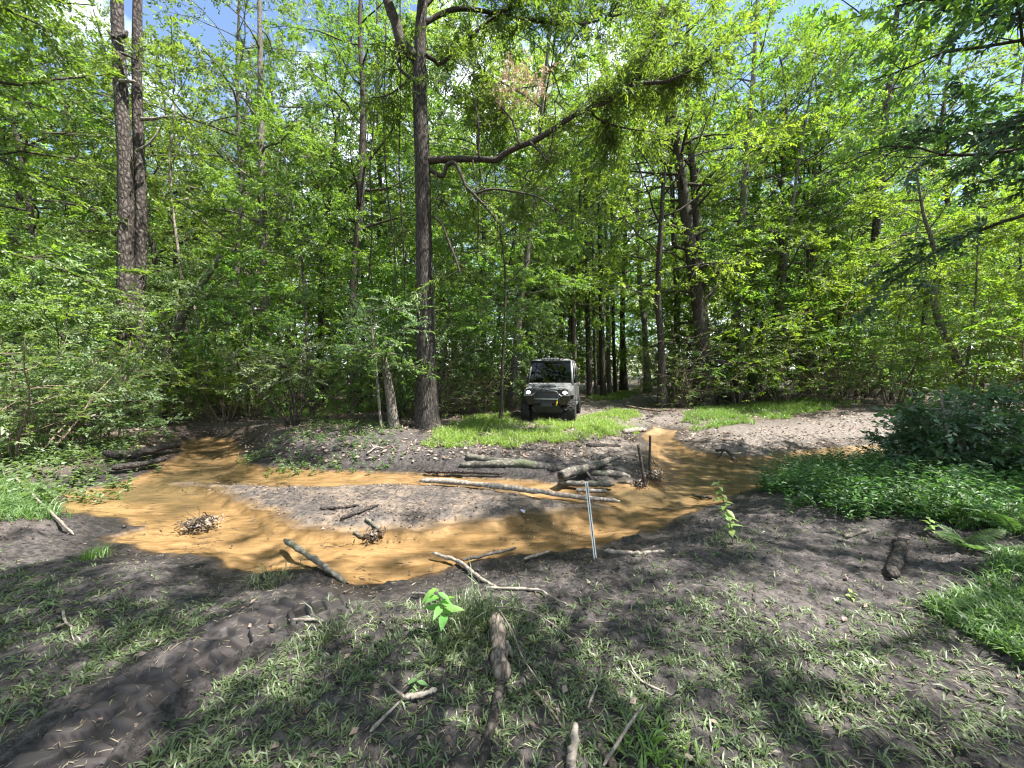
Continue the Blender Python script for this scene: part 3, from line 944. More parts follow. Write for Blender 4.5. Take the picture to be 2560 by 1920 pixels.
# -- the wood, from far to near
U5 = ['under0', 'under1', 'under2', 'under3', 'under4']
scatter(['tall0', 'tall1', 'tall2', 'tall3'], 56, (32, 58), (-500, 3060), 1.0, 1.45, 3.8, 'tall broadleaf tree standing deep', 1, 'tall trees')
scatter(['pine0', 'pine1'], 18, (24, 46), (-300, 2860), 0.95, 1.3, 4.2, 'tall green pine rising', 2, 'background pines')
scatter(['airy0', 'airy1', 'airy2'], 20, (17.5, 31), (-300, 2860), 0.8, 1.1, 3.8, 'mid-height airy broadleaf tree', 3, 'mid-height trees')
scatter(U5, 48, (17, 34), (-300, 2860), 0.9, 1.45, 2.6, 'slender young leafy tree', 4, 'young trees')
scatter(U5, 18, (12.0, 16.5), (-150, 2710), 0.7, 1.05, 2.3, 'small layered understory tree', 5, 'understory trees')
scatter(['shrub0', 'shrub1', 'shrub2', 'shrub4'], 56, (13, 28), (-200, 2760), 0.8, 1.5, 1.5, 'leafy shrub low', 6, 'background shrubs', 1.4, 0.1)
scatter(['brush0', 'brush1'], 18, (11.2, 20), (150, 1300), 0.8, 1.3, 1.2, 'tangle of bare brown brush', 7, 'bare brush', 1.4, 0.1)
# crowns that close the sky above the trail and the oak
for k, (key, px, d, s_, lb) in enumerate((
        ('airy0', 1215, 18.5, 1.0, 'airy tall tree filling the sky right of the oak trunk'),
        ('airy2', 1400, 25.0, 1.25, 'tall yellow-green tree above the parked vehicle'),
        ('tall1', 1330, 31.0, 1.35, 'tall pale tree far behind the parked vehicle'),
        ('airy1', 1620, 25.5, 1.3, 'tall airy tree over the trail bend'),
        ('tall2', 1500, 38.0, 1.5, 'tall tree closing the view along the trail'),
        ('airy2', 1655, 16.0, 1.0, 'airy tree left of the vine-wrapped trunk'),
        ('airy2', 1930, 19.0, 1.1, 'sunlit yellow-green tree crown at the upper right'),
        ('airy0', 2130, 24.0, 1.25, 'broad airy tree above the right bank thicket'),
        ('airy2', 2030, 21.0, 1.15, 'tall yellow-green tree behind the smooth pale grey trunk'),
        ('pine1', 2170, 18.5, 1.0, 'dark grey-green pine behind the right bank thicket'),
        ('airy0', 800, 17.0, 1.0, 'airy tall tree left of the oak in the background'),
        ('airy1', 560, 16.0, 0.95, 'airy tall tree right of the twin pines'),
        ('airy0', 120, 15.0, 0.95, 'airy tall tree left of the twin pines'),
        ('airy1', 1010, 21.0, 1.15, 'airy tall tree straight behind the oak'),
        ('airy1', 1275, 15.2, 1.0, 'airy oak-leaved tree between the oak and the vehicle'),
        ('airy2', 2010, 22.5, 1.3, 'bright yellow-green tree crown over the right bank'),
        ('airy0', 2300, 21.0, 1.25, 'airy green tree over the curved young tree'),
        ('under2', 1425, 27.5, 1.2, 'layered tree behind the vehicle left of the trail lane'),
        ('under0', 1650, 27.0, 1.3, 'leafy young tree right of the trail lane far behind'),
        ('under3', 1540, 35.0, 1.5, 'bright young tree at the end of the trail lane'),
        ('shrub0', 1530, 31.0, 1.7, 'green shrub closing the far end of the trail lane'),
        ('shrub4', 1610, 32.5, 1.6, 'tall shrub at the far right end of the trail lane'),
        ('shrub2', 1475, 33.0, 1.7, 'bright shrub far behind the vehicle roof'),
        ('tall2', 1560, 29.5, 1.3, 'tall bright tree closing the lane of the trail'),
        ('tall0', 1880, 24.0, 1.25, 'tall green tree behind the smooth pale grey trunk'),
        ('tall0', 40, 17.0, 1.0, 'dense tall tree at the left frame edge'),
        ('tall3', 215, 21.0, 1.05, 'dense dark tall tree left behind the twin pines'),
        ('tall0', 470, 22.0, 1.05, 'dense tall tree right behind the twin pines'),
        ('tall2', 720, 25.0, 1.15, 'tall bright tree between the twin pines and the oak'),
        ('tall1', 1140, 27.0, 1.25, 'tall pale tree showing right of the oak trunk'),
        ('airy2', 1310, 21.5, 1.15, 'tall yellow-green tree left of the vehicle line'),
        ('airy2', 1690, 19.5, 1.2, 'tall yellow-green tree behind the vine-wrapped trunk'),
        ('airy0', 2390, 23.0, 1.25, 'tall airy tree at the right behind the curved young tree'))):
    place(key, (px - 1280) / 980 * d, d, s_, k * 2.1, lb)

# -- canopy around and behind the camera: the trees whose shade dapples the clearing
SHADE = [('airy0', 8.8, 6.4, 0.9, 'leafy shade tree right of the camera, out of frame'), ('tall0', 1.9, -1.0, 0.85, 'dense shade tree beside the camera, out of frame'), ('airy0', 8.4, 0.8, 1.0, 'airy shade tree behind right shoulder, out of frame'),
         ('airy2', 13.0, 4.0, 1.0, 'second airy shade tree to the right, out of frame'), ('tall0', 14.5, 2.0, 1.0, 'dense shade tree far right, out of frame'),
         ('airy1', 3.8, -3.0, 1.0, 'shade tree close behind the camera, out of frame'), ('tall3', 6.5, -7.5, 0.9, 'oak-leaved tree behind the camera, out of frame'),
         ('airy0', -4.5, -2.2, 0.9, 'airy tree behind left shoulder, out of frame'), ('tall2', -11.5, 1.5, 0.9, 'dense tree far left, out of frame'),
         ('tall1', -2.0, -11.0, 1.0, 'tall tree far behind the camera, out of frame'), ('tall3', -1.2, -4.2, 0.95, 'broad shade tree right behind the camera, out of frame'), ('tall0', -3.6, -1.0, 0.85, 'dense shade tree behind the left shoulder, out of frame'),
         ('airy2', -14.5, 8.5, 0.9, 'airy tree beyond the left edge, out of frame')]
for k, (key, x, y, s_, lb) in enumerate(SHADE):
    place(key, x, y, s_, k * 1.7, lb, 'shade trees round the clearing')

# ------------------------------------------------------------------ the central oak
def oak():
    rg = np.random.default_rng(901)
    D = 9.8
    bx, by = P(1068, 1075, D)[0], D
    bz = hz(bx, by)
    root = thing('oak_tree', 'big central oak with forked trunk and one long limb reaching right', 'tree', (bx, by, bz))
    o0 = np.array([bx, by, bz])

    def pth(pts, dep, n):
        q = np.array([P(a, b, dep if np.isscalar(dep) else dep[i]) for i, (a, b) in enumerate(pts)]) - o0
        return smooth_path(q, n)

    tpts = [(1070, 1092), (1068, 1040), (1066, 900), (1062, 700), (1058, 500), (1056, 400), (1050, 250), (1050, 130), (1053, 50), (1060, -30), (1075, -200), (1090, -420), (1100, -700)]
    tp = pth(tpts, D, 110)
    wpx = np.interp(np.linspace(0, 12, 110), np.arange(13), [86, 62, 47, 41, 38, 38, 34, 29, 25, 23, 19, 14, 6])
    a = tube(tp, wpx * 0.5 * D / 980, 26, 0.05, 3, flute=0.10)
    obj('trunk', mesh_from('oak_trunk', a[0], a[1], {'rnd': a[2]}, True), BARK['oak'], root)
    limbs = [
        ('limb', [(1045, 150), (1005, 108), (990, 60), (975, 20), (960, -30), (930, -140), (890, -300), (860, -480)], [D] * 5 + [9.6, 9.3, 9.0], [30, 27, 25, 24, 22, 19, 14, 6], 12),
        ('limb', [(1066, 402), (1130, 398), (1200, 398), (1240, 400), (1262, 384), (1300, 365), (1340, 350), (1400, 312), (1440, 285), (1500, 262), (1530, 243), (1560, 220), (1620, 208), (1665, 204), (1720, 180), (1790, 140)],
         list(np.linspace(D, 8.6, 16)), [20, 17, 15, 15, 15, 14, 14, 13, 13, 12, 11, 10, 9, 8, 6, 3], 10),
        ('limb', [(1070, 422), (1105, 440), (1118, 413), (1136, 408), (1150, 430), (1165, 465), (1185, 486), (1225, 530), (1252, 566)], list(np.linspace(D, 9.2, 9)), [12, 11, 10, 10, 9, 8, 7, 5, 2], 8),
        ('limb', [(1060, 135), (1085, 150), (1100, 160), (1150, 120), (1210, 60), (1290, 10), (1400, -60)], list(np.linspace(D, 10.6, 7)), [12, 10, 9, 9, 8, 6, 3], 8),
        ('limb', [(1056, -40), (1120, -110), (1220, -190), (1360, -260)], list(np.linspace(D, 8.2, 4)), [16, 13, 9, 4], 8),
        ('limb', [(1064, -90), (1010, -170), (960, -300), (930, -420)], list(np.linspace(D, 8.0, 4)), [15, 12, 8, 4], 8),
        ('limb', [(1056, 60), (1150, 22), (1300, 45), (1450, 60), (1620, 15)], [9.8, 10.2, 10.8, 11.4, 12.0], [12, 10, 8, 6, 3], 8),
        ('limb', [(1056, 20), (1140, -60), (1260, -70), (1400, -40), (1560, -60)], [9.8, 10.2, 10.8, 11.4, 12.0], [12, 10, 8, 6, 3], 8),
        ('limb', [(1062, -150), (1052, -400), (1040, -650), (1000, -960)], [9.8, 8.5, 7.0, 5.6], [17, 15, 11, 5], 8),  # forward limbs above the frame, unseen, added to shade the creek
        ('limb', [(1060, -100), (960, -330), (800, -640), (600, -950)], [9.8, 8.3, 6.8, 5.6], [17, 14, 10, 4], 8),
        ('limb', [(1066, -180), (1180, -420), (1330, -700), (1500, -1000)], [9.8, 8.4, 6.9, 5.6], [16, 13, 9, 4], 8),
        ('limb', [(1080, -260), (1160, -360), (1300, -440), (1440, -480)], list(np.linspace(D, 10.5, 4)), [12, 10, 7, 3], 8),
    ]
    subs = [
        ([(1185, 486), (1230, 473), (1290, 480), (1350, 495), (1400, 530)], list(np.linspace(9.4, 9.0, 5)), [6, 5, 5, 4, 2]),
        ([(1197, 397), (1197, 330), (1190, 270), (1178, 225)], [9.5] * 4, [6, 6, 5, 3]),
        ([(1575, 216), (1602, 160), (1640, 90), (1660, 5)], [8.85, 9.0, 9.3, 9.6], [5, 5, 4, 2]),
        ([(1080, 540), (1105, 560), (1120, 600), (1140, 650), (1150, 680)], [9.7, 9.6, 9.5, 9.4, 9.3], [8, 7, 7, 5, 3]),
        ([(1052, 202), (1022, 192), (995, 165), (1000, 135), (990, 110)], [9.75] * 5, [8, 7, 7, 6, 5]),
        ([(1045, 190), (1010, 210), (975, 235), (930, 245)], [9.75, 9.5, 9.3, 9.1], [7, 6, 4, 2]),
        ([(1325, 355), (1350, 380), (1370, 402), (1376, 370), (1388, 300), (1386, 250)], [9.2] * 6, [5, 5, 4, 4, 3, 2]),
        ([(1090, 425), (1090, 460), (1100, 490), (1110, 505)], [9.6] * 4, [4, 4, 3, 2]),
        ([(1470, 270), (1500, 300), (1560, 320), (1640, 330)], [9.1, 9.4, 9.8, 10.2], [6, 5, 4, 2]),
        ([(1300, 365), (1280, 300), (1240, 250), (1210, 170)], [9.3, 9.6, 10.0, 10.4], [6, 5, 4, 2]),
    ]
    leafy = []
    for nm, pts, dep, w, sd in limbs:
        n = 6 * len(pts)
        q = pth(pts, dep, n)
        wr = np.interp(np.linspace(0, len(w) - 1, n), np.arange(len(w)), w) * 0.5 * np.mean(dep) / 980
        g = tube(q, wr, sd, 0.07, len(pts))
        obj(nm, mesh_from('oak_limb', g[0], g[1], {'rnd': g[2]}, True), BARK['dark'], root)
        leafy.append((q, {0: 0.62, 1: 0.55, 2: 0.55}.get(len(leafy), 0.30)))
    bgs = []
    for pts, dep, w in subs:
        n = 5 * len(pts)
        q = pth(pts, dep, n)
        bgs.append(tube(q, np.interp(np.linspace(0, len(w) - 1, n), np.arange(len(w)), w) * 0.5 * 9.3 / 980, 6, 0.05, n))
        leafy.append((q, 0.35))
    twigs = []
    sub_paths = [w_[0] for w_ in leafy[len(limbs):]]
    main_limb = leafy[1][0]
    for q, t0 in list(leafy):
        L = np.linalg.norm(np.diff(q, axis=0), axis=1).sum()
        for _ in range(int(L * 10)):
            k = rg.integers(int(len(q) * t0), len(q) - 1)
            d = unit(q[k + 1] - q[k]) + rg.normal(0, 1.0, 3) * np.array([1, 1, 0.55]) + UP * 0.30 + np.array([0, 0.35, 0])
            if q is main_limb:
                d = d * 1.1 + np.array([0, 0.7, 0.7])
            elif any(q is w_ for w_ in sub_paths):
                d = d * 0.7 + np.array([0, 1.0, 0.25])
            sp = wander(rg, q[k], d, rg.uniform(0.5, 1.5), 5, 0.2, -0.05)
            bgs.append(tube(sp, 0.009 * (1 - 0.7 * np.linspace(0, 1, 5)), 4, 0, k, cap=False))
            twigs.append((sp, 0.1))
    # leafless low limbs keep only a few leaves
    leafy2 = [t for t in twigs if not (t[0][0][2] + bz < 6.0 and t[0][0][0] + bx < 1.0 and rg.random() < 0.75)]
    g = cat_geo(bgs)
    obj('branches', mesh_from('oak_branches', g[0], g[1], {'rnd': g[2]}, True), BARK['dark'], root)
    f = foliate(rg, leafy2, 11.0, 9, 0.30, 0.125, 0.30, 0.35, 0.55)
    obj('crown', mesh_from('oak_crown', f[0], f[1], {'rnd': f[2]}), LEAF['oak'], root)
    m = 130
    cc = np.array([P(1300 + 75 * math.cos(t) * r, 190 + 45 * math.sin(t) * r + 0.25 * abs(75 * math.cos(t) * r), 9.6) for t, r in zip(rg.uniform(0, 6.28, m), rg.random(m) ** 0.5)]) - o0
    cc[:, 1] += rg.normal(0, 0.25, m)
    f = sprays(rg, cc, rg.normal(0, 1, (m, 3)) - UP * 0.8, UP + rg.normal(0, 0.6, (m, 3)), 8, 0.22, 0.10, 0.28, 0.5, 0.6)
    dl = obj('dead_leaves', mesh_from('oak_dead_leaves', f[0], f[1], {'rnd': f[2]}), LEAF['deadneedle'], root)
    dl['label'] = 'patch of tan dead leaves above the long limb'


oak()

# ------------------------------------------------------------------ twin pines on the left
def twin_pine(px_base, px_top, dep, r0, seed, label, lowfork):
    b = P(px_base, 1060, dep); b[2] = hz(b[0], b[1])
    t = P(px_top, 0, dep)
    tp = []
    for k in range(16):
        z = -0.15 + 24.0 * k / 15
        f = z / (t[2] - b[2])
        tp.append((min(f, 1.7) * (t[0] - b[0]) + 0.05 * math.sin(k * 1.3 + seed), 0.04 * math.sin(k * 0.9 + seed), z))
    geo = gen_pine(seed, 24, 0.62, 3.2, 26, 7, r0, 0.22, 15, tp=np.array(tp), dead=0)
    root = build('pine_tree', geo, 'pine', 'needle', label=label, group='twin pines on the left bank')
    root.location = b
    return root, b


pa, pab = twin_pine(332, 293, 11.5, 0.215, 951, 'left trunk of the twin pines, darker and nearer the frame edge', 0)
pb, pbb = twin_pine(352, 343, 11.75, 0.17, 952, 'right trunk of the twin pines with pale stubs of dead branches', 0)


def stub(parent, pts, dep, w0, w1, mat='dead'):
    q = np.array([P(a, b, dep + i * 0.03) for i, (a, b) in enumerate(pts)]) - np.array(parent.location)
    n = 5 * len(pts)
    g = tube(smooth_path(q, n), np.linspace(w0, w1, n) * 0.5 * dep / 980, 7, 0.08, int(pts[0][0]))
    return obj('dead_branch', mesh_from('dead_branch', g[0], g[1], {'rnd': g[2]}, True), BARK[mat], parent)


stub(pb, [(352, 298), (385, 297), (418, 291)], 11.6, 10, 4)
stub(pb, [(340, 378), (368, 362), (388, 340), (398, 318)], 11.45, 7, 3)
stub(pa, [(300, 203), (322, 203), (338, 204)], 11.4, 10, 6)
stub(pa, [(296, 95), (312, 88), (318, 78)], 11.4, 12, 6, 'pine')
stub(pa, [(288, 95), (276, 85), (268, 76)], 11.4, 10, 4, 'pine')
stub(pa, [(300, 132), (326, 142), (345, 152)], 11.4, 8, 3, 'pine')

# ------------------------------------------------------------------ other single trunks that stand out
def trunk_tree(name, label, pts, dep, wpx, bark, cat='tree', foliage=None, nl=8, Rr=1.6, leafL=0.10, sides=10, seed=1, per=6.0, broken=False, t0=0.45, ext=None):
    """a tree whose trunk follows the photographed line from its base upwards"""
    rg = np.random.default_rng(seed)
    dep = [dep] * len(pts) if np.isscalar(dep) else dep
    q = np.array([P(a, b, d) for (a, b), d in zip(pts, dep)])
    base = q[0].copy(); base[2] = hz(base[0], base[1])
    q = q - base
    q[0][2] = min(q[0][2], -0.1)
    w = list(wpx)
    if ext:
        for (dx, dy, dz, ww) in ext:
            q = np.vstack([q, q[-1] + np.array([dx, dy, dz])]); w.append(ww)
    n = 8 * len(q)
    path = smooth_path(q, n)
    rad = np.interp(np.linspace(0, len(w) - 1, n), np.arange(len(w)), w) * 0.5 * np.mean(dep) / 980
    if not broken:
        rad[-1] *= 0.4
    root = thing(name, label, cat, base)
    g = tube(path, rad, sides, 0.06, seed)
    obj('trunk', mesh_from(name + '_trunk', g[0], g[1], {'rnd': g[2]}, True), BARK[bark], root)
    if foliage:
        br, leafy = [], []
        for i in range(nl):
            k = int(n * (t0 + (0.97 - t0) * (i + rg.random()) / nl))
            k = min(k, n - 2)
            az = i * 2.399 + rg.normal(0, 0.4)
            d = np.array([math.cos(az), math.sin(az), rg.uniform(0.0, 0.7)])
            lp = wander(rg, path[k], d, Rr * rg.uniform(0.6, 1.2), 7, 0.16, -0.02)
            br.append(tube(lp, max(0.008, rad[k] * 0.4) * (1 - 0.75 * np.linspace(0, 1, 7)), 5, 0, i))
            leafy.append((lp[2:], 0.2))
            for s in range(5):
                kk = rg.integers(2, 6)
                sp = wander(rg, lp[kk], unit(lp[kk + 1] - lp[kk]) + rg.normal(0, 0.7, 3) * np.array([1, 1, 0.3]), Rr * rg.uniform(0.25, 0.5), 5, 0.18, -0.02)
                br.append(tube(sp, 0.006 * (1 - 0.6 * np.linspace(0, 1, 5)), 4, 0, s, cap=False)); leafy.append((sp, 0.1))
        b = cat_geo(br)
        obj('branches', mesh_from(name + '_branches', b[0], b[1], {'rnd': b[2]}, True), BARK[bark], root)
        f = foliate(rg, leafy, per, 9, 0.32, leafL, 0.52, 0.7, 0.14)
        obj('crown', mesh_from(name + '_crown', f[0], f[1], {'rnd': f[2]}), LEAF[foliage], root)
    return root


trunk_tree('dead_tree', 'leaning broken dead trunk beside the twin pines, bark peeled pale', [(402, 960), (418, 880), (445, 815), (470, 765), (510, 700), (552, 640)], 12.2, [22, 20, 19, 18, 17, 13], 'weathered', broken=True, seed=11)
trunk_tree('crooked_sapling', 'thin crooked pale sapling right of the leaning dead trunk', [(520, 1050), (505, 850), (478, 745), (455, 690), (445, 620), (432, 520), (425, 380), (440, 250)], 12.8, [7, 7, 7, 7, 6, 5, 4, 3], 'dead', foliage='yellow', nl=8, Rr=1.1, seed=12, t0=0.5)
trunk_tree('broadleaf_tree', 'straight grey trunk between the twin pines and the central oak', [(668, 1045), (668, 930), (664, 780), (660, 600), (655, 480), (652, 300), (650, 100)], 13.6, [28, 23, 22, 20, 18, 15, 11], 'grey', foliage='green', nl=14, Rr=2.2, seed=13, t0=0.42, ext=[(0, 0, 4, 4)])
trunk_tree('broadleaf_tree', 'dark trunk bending right as it rises left of the central oak', [(880, 1042), (882, 930), (880, 800), (885, 700), (897, 560), (905, 420), (908, 250), (900, 60)], 14.2, [34, 26, 20, 20, 19, 18, 14, 10], 'dark', foliage='green', nl=16, Rr=2.4, seed=14, t0=0.45, ext=[(0.2, 0, 4, 4)])
trunk_tree('broadleaf_tree', 'slim dark trunk rising close to the left of the central oak', [(955, 1010), (952, 850), (950, 700), (948, 600), (950, 450), (945, 200)], 18.0, [12, 11, 11, 10, 9, 7], 'dark', foliage='far', nl=12, Rr=2.2, seed=15, t0=0.45, ext=[(0, 0, 5, 3)])
trunk_tree('snag', 'short stout grey stub leaning beside the base of the central oak', [(988, 1098), (982, 1040), (974, 980), (966, 930), (958, 880)], 9.5, [34, 26, 23, 20, 10], 'grey', foliage='green', nl=9, Rr=1.2, leafL=0.085, seed=16, t0=0.8)
trunk_tree('sapling', 'thin grey sapling stem just left of the stout stub', [(957, 1098), (950, 1040), (944, 960), (938, 900), (930, 830), (925, 760)], 9.3, [8, 7, 6, 6, 5, 3], 'grey', foliage='cool', nl=12, Rr=1.2, leafL=0.085, seed=17, t0=0.5)
trunk_tree('broadleaf_tree', 'tall vine-wrapped dark trunk leaning left beside the dirt trail', [(1768, 1000), (1765, 960), (1750, 800), (1738, 700), (1718, 560), (1700, 420), (1688, 330), (1668, 150), (1650, 0)], 16.5, [42, 36, 31, 29, 27, 24, 21, 16, 11], 'dark', foliage='yellow', nl=44, Rr=2.2, seed=18, t0=0.10, per=6.0, ext=[(-0.2, 0, 4, 5)])
trunk_tree('broadleaf_tree', 'slimmer second stem standing close behind the vine-wrapped trunk', [(1772, 1000), (1760, 850), (1748, 700), (1742, 560), (1730, 400), (1718, 300), (1720, 100)], 17.2, [22, 20, 19, 18, 16, 14, 9], 'dark', foliage='green', nl=14, Rr=2.0, seed=19, t0=0.4, ext=[(0, 0, 3, 4)])
trunk_tree('broadleaf_tree', 'smooth pale grey trunk in the bright foliage right of the trail', [(1835, 1000), (1838, 800), (1848, 640), (1860, 480), (1868, 360), (1880, 240), (1890, 60)], 18.5, [20, 19, 18, 16, 14, 12, 8], 'grey', foliage='yellow', nl=16, Rr=2.3, seed=20, t0=0.38, ext=[(0.1, 0, 4, 3)])
trunk_tree('broadleaf_tree', 'curved young tree leaning left on the right bank, trunk partly pale', [(2420, 1010), (2390, 892), (2350, 810), (2335, 740), (2345, 680), (2330, 600), (2310, 540), (2290, 420)], 12.6, [20, 17, 15, 13, 11, 9, 7, 4], 'grey', foliage='yellow', nl=24, Rr=1.7, seed=21, t0=0.42, per=7.5)
for k, (px, pb_, w_, dp, lb) in enumerate(((1440, 700, 10, 21, 'first slim trunk behind the vehicle roof beside the trail'), (1474, 690, 12, 22, 'slim dark trunk lit pale on one side beside the trail'),
                                       (1490, 720, 7, 24, 'very thin trunk in the cluster beside the trail bend'), (1508, 700, 13, 23, 'thickest trunk of the cluster beside the trail bend'),
                                       (1524, 730, 9, 25, 'dark thin trunk at the right of the trail-side cluster'), (1538, 740, 8, 26, 'rightmost thin trunk of the trail-side cluster'))):
    trunk_tree('broadleaf_tree', lb, [(px, 975), (px - 4, 850), (px - 6, pb_), (px - 10, 500), (px - 8, 300)], dp, [w_ * 1.2, w_, w_ * 0.9, w_ * 0.7, w_ * 0.4], 'dark' if k % 2 else 'grey', foliage='far', nl=9, Rr=2.0, seed=30 + k, t0=0.4, per=4.5)

# dark many-stemmed shrub on the far bank and the shrubs that frame the clearing
PROTO['darkshrub'] = build('shrub', gen_shrub(601, 2.3, 1.5, 13, 6, 4.5, 9, 0.28, 0.085, 0.5, 0.026, 0.9, 0.05, 0.55), 'dark', 'cool', SH, cat='shrub')
q = P(738, 1072, 9.6); place('darkshrub', q[0], q[1], 1.0, 0.4, 'dark many-stemmed shrub on the far bank left of the oak')
q = P(985, 1050, 10.8); place('shrub4', q[0], q[1], 1.0, 1.0, 'leafy shrub with tan stems pressed against the central oak')
q = P(850, 1040, 11.2); place('shrub0', q[0], q[1], 1.1, 1.0, 'bright layered shrub between the dark shrub and the oak')
for k, (px, d, key, s, lb) in enumerate((
        (40, 6.6, 'shrub1', 1.15, 'large layered shrub at the left edge above the creek'),
        (150, 7.6, 'shrub3', 1.3, 'low spreading shrub overhanging the left creek bank'),
        (250, 8.4, 'shrub1', 1.0, 'pale leafy shrub hanging over the black log'),
        (-40, 8.2, 'shrub4', 1.0, 'tall dense shrub at the left frame edge'),
        (120, 9.6, 'under2', 0.62, 'low layered tree in front of the twin pines'),
        (260, 10.3, 'shrub4', 1.1, 'tall shrub hiding the foot of the twin pines'),
        (400, 11.0, 'shrub0', 1.0, 'shrub right of the twin pine feet'),
        (560, 11.6, 'shrub2', 1.0, 'brownish upright shrub left of the straight grey trunk'),
        (620, 12.4, 'under0', 0.7, 'small leafy tree behind the dark many-stemmed shrub'),
        (20, 11.5, 'under2', 0.9, 'layered tree filling the far left edge'),
        (-150, 9.0, 'under0', 1.0, 'leafy tree whose branches enter at the left edge'),
        (1715, 13.6, 'shrub1', 1.2, 'pale feathery shrub at the trail edge left of the vine-wrapped trunk'),
        (1740, 12.6, 'shrub0', 1.15, 'rounded green shrub before the vine-wrapped trunk'),
        (1800, 14.6, 'shrub4', 1.35, 'tall shrub behind the foot of the vine-wrapped trunk'),
        (1900, 13.0, 'shrub2', 1.5, 'large sunlit mound of shrub right of the vine-wrapped trunk'),
        (2050, 12.6, 'shrub2', 1.4, 'large sunlit shrub in the middle of the right bank thicket'),
        (2160, 13.6, 'shrub0', 1.6, 'large rounded shrub behind the right bank thicket'),
        (1700, 12.2, 'brush0', 1.0, 'bare brown brush at the foot of the vine-wrapped trunk'),
        (1850, 12.2, 'shrub2', 1.15, 'sunlit arching shrub right of the vine-wrapped trunk'),
        (1960, 11.6, 'shrub2', 1.0, 'sunlit shrub spilling toward the sandy far bank'),
        (2000, 13.2, 'under3', 0.8, 'bushy small tree above the sunlit shrubs'),
        (2120, 11.8, 'shrub4', 1.15, 'tall shrub in the middle of the right bank'),
        (2080, 11.0, 'brush1', 0.9, 'dry brush tangle under the right bank shrubs'),
        (2250, 10.8, 'shrub1', 1.25, 'pale shrub left of the curved young tree'),
        (2230, 12.6, 'under1', 0.75, 'bright yellow-green tree behind the curved young tree'),
        (2400, 10.6, 'under3', 0.72, 'low bright tree behind the dark glossy bush'),
        (2480, 9.4, 'shrub0', 1.2, 'green shrub right of the curved young tree'),
        (2600, 8.6, 'shrub2', 1.2, 'yellowish shrub at the right frame edge'),
        (2700, 9.6, 'under1', 0.85, 'leafy tree whose branches enter at the right edge'),
        (2560, 12.0, 'under4', 0.85, 'tall bright tree at the right edge of the wood'))):
    if 1600 < px < 2300 and d < 15:
        d, s = d * 1.33, s * 1.36
    elif px >= 2300:
        d, s = d * 1.18, s * 1.2
    x = (px - 1280) / 980 * d
    place(key, x, d, s, k * 1.3, lb)

# tree just outside the right edge whose dark boughs hang into the upper right corner
trunk_tree('broadleaf_tree', 'near tree whose dark boughs hang into the upper right corner', [(3050, 1150), (3040, 900), (3020, 500), (3000, 100), (2980, -400)], 5.4, [60, 50, 44, 38, 26], 'dark', foliage='glossy', nl=26, Rr=3.0, leafL=0.115, seed=61, t0=0.5, per=9.0)
trunk_tree('broadleaf_tree', 'near tree whose shaded boughs hang into the upper left corner', [(-420, 1150), (-400, 900), (-380, 500), (-350, 100), (-330, -300)], 8.0, [46, 40, 36, 30, 20], 'dark', foliage='oak', nl=30, Rr=3.6, leafL=0.11, seed=62, t0=0.42, per=8.0)

# ------------------------------------------------------------------ the side-by-side utility vehicle
def camo_mat():
    m, n, l = new_mat('camo_panel')
    t = n.new('ShaderNodeTexCoord')
    mp = n.new('ShaderNodeMapping'); mp.inputs['Scale'].default_value = (2.2, 2.2, 5)
    l.new(t.outputs['Object'], mp.inputs['Vector'])
    a = noise(n, l, 2.6, 3, 0.6, mp.outputs[0]); a.inputs['Distortion'].default_value = 1.5
    r1 = ramp(n, [(0.0, (0.022, 0.023, 0.024)), (0.40, (0.085, 0.089, 0.094)), (0.47, (0.20, 0.206, 0.214)), (0.55, (0.11, 0.109, 0.107)), (0.62, (0.29, 0.297, 0.306))], 'CONSTANT')
    l.new(a.outputs['Fac'], r1.inputs[0])
    b = n.new('ShaderNodeBsdfPrincipled'); b.inputs['Roughness'].default_value = 0.32
    b.inputs['Coat Weight'].default_value = 0.4; b.inputs['Coat Roughness'].default_value = 0.15
    l.new(r1.outputs[0], b.inputs['Base Color'])
    o = n.new('ShaderNodeOutputMaterial'); l.new(b.outputs[0], o.inputs['Surface'])
    return m


def glass_mat():
    m, n, l = new_mat('tinted_glass')
    fr = n.new('ShaderNodeFresnel'); fr.inputs['IOR'].default_value = 1.5
    tr = n.new('ShaderNodeBsdfTransparent'); tr.inputs['Color'].default_value = (0.13, 0.145, 0.15, 1)
    gl = n.new('ShaderNodeBsdfGlossy'); gl.inputs['Roughness'].default_value = 0.02
    mx = n.new('ShaderNodeMixShader')
    ad = n.new('ShaderNodeMath'); ad.operation = 'ADD'; ad.inputs[1].default_value = 0.0
    l.new(fr.outputs[0], ad.inputs[0])
    l.new(ad.outputs[0], mx.inputs[0]); l.new(tr.outputs[0], mx.inputs[1]); l.new(gl.outputs[0], mx.inputs[2])
    o = n.new('ShaderNodeOutputMaterial'); l.new(mx.outputs[0], o.inputs['Surface'])
    return m


def emit_mat(name, col, st):
    m, n, l = new_mat(name)
    e = n.new('ShaderNodeEmission'); e.inputs['Color'].default_value = (*col, 1); e.inputs['Strength'].default_value = st
    o = n.new('ShaderNodeOutputMaterial'); l.new(e.outputs[0], o.inputs['Surface'])
    return m


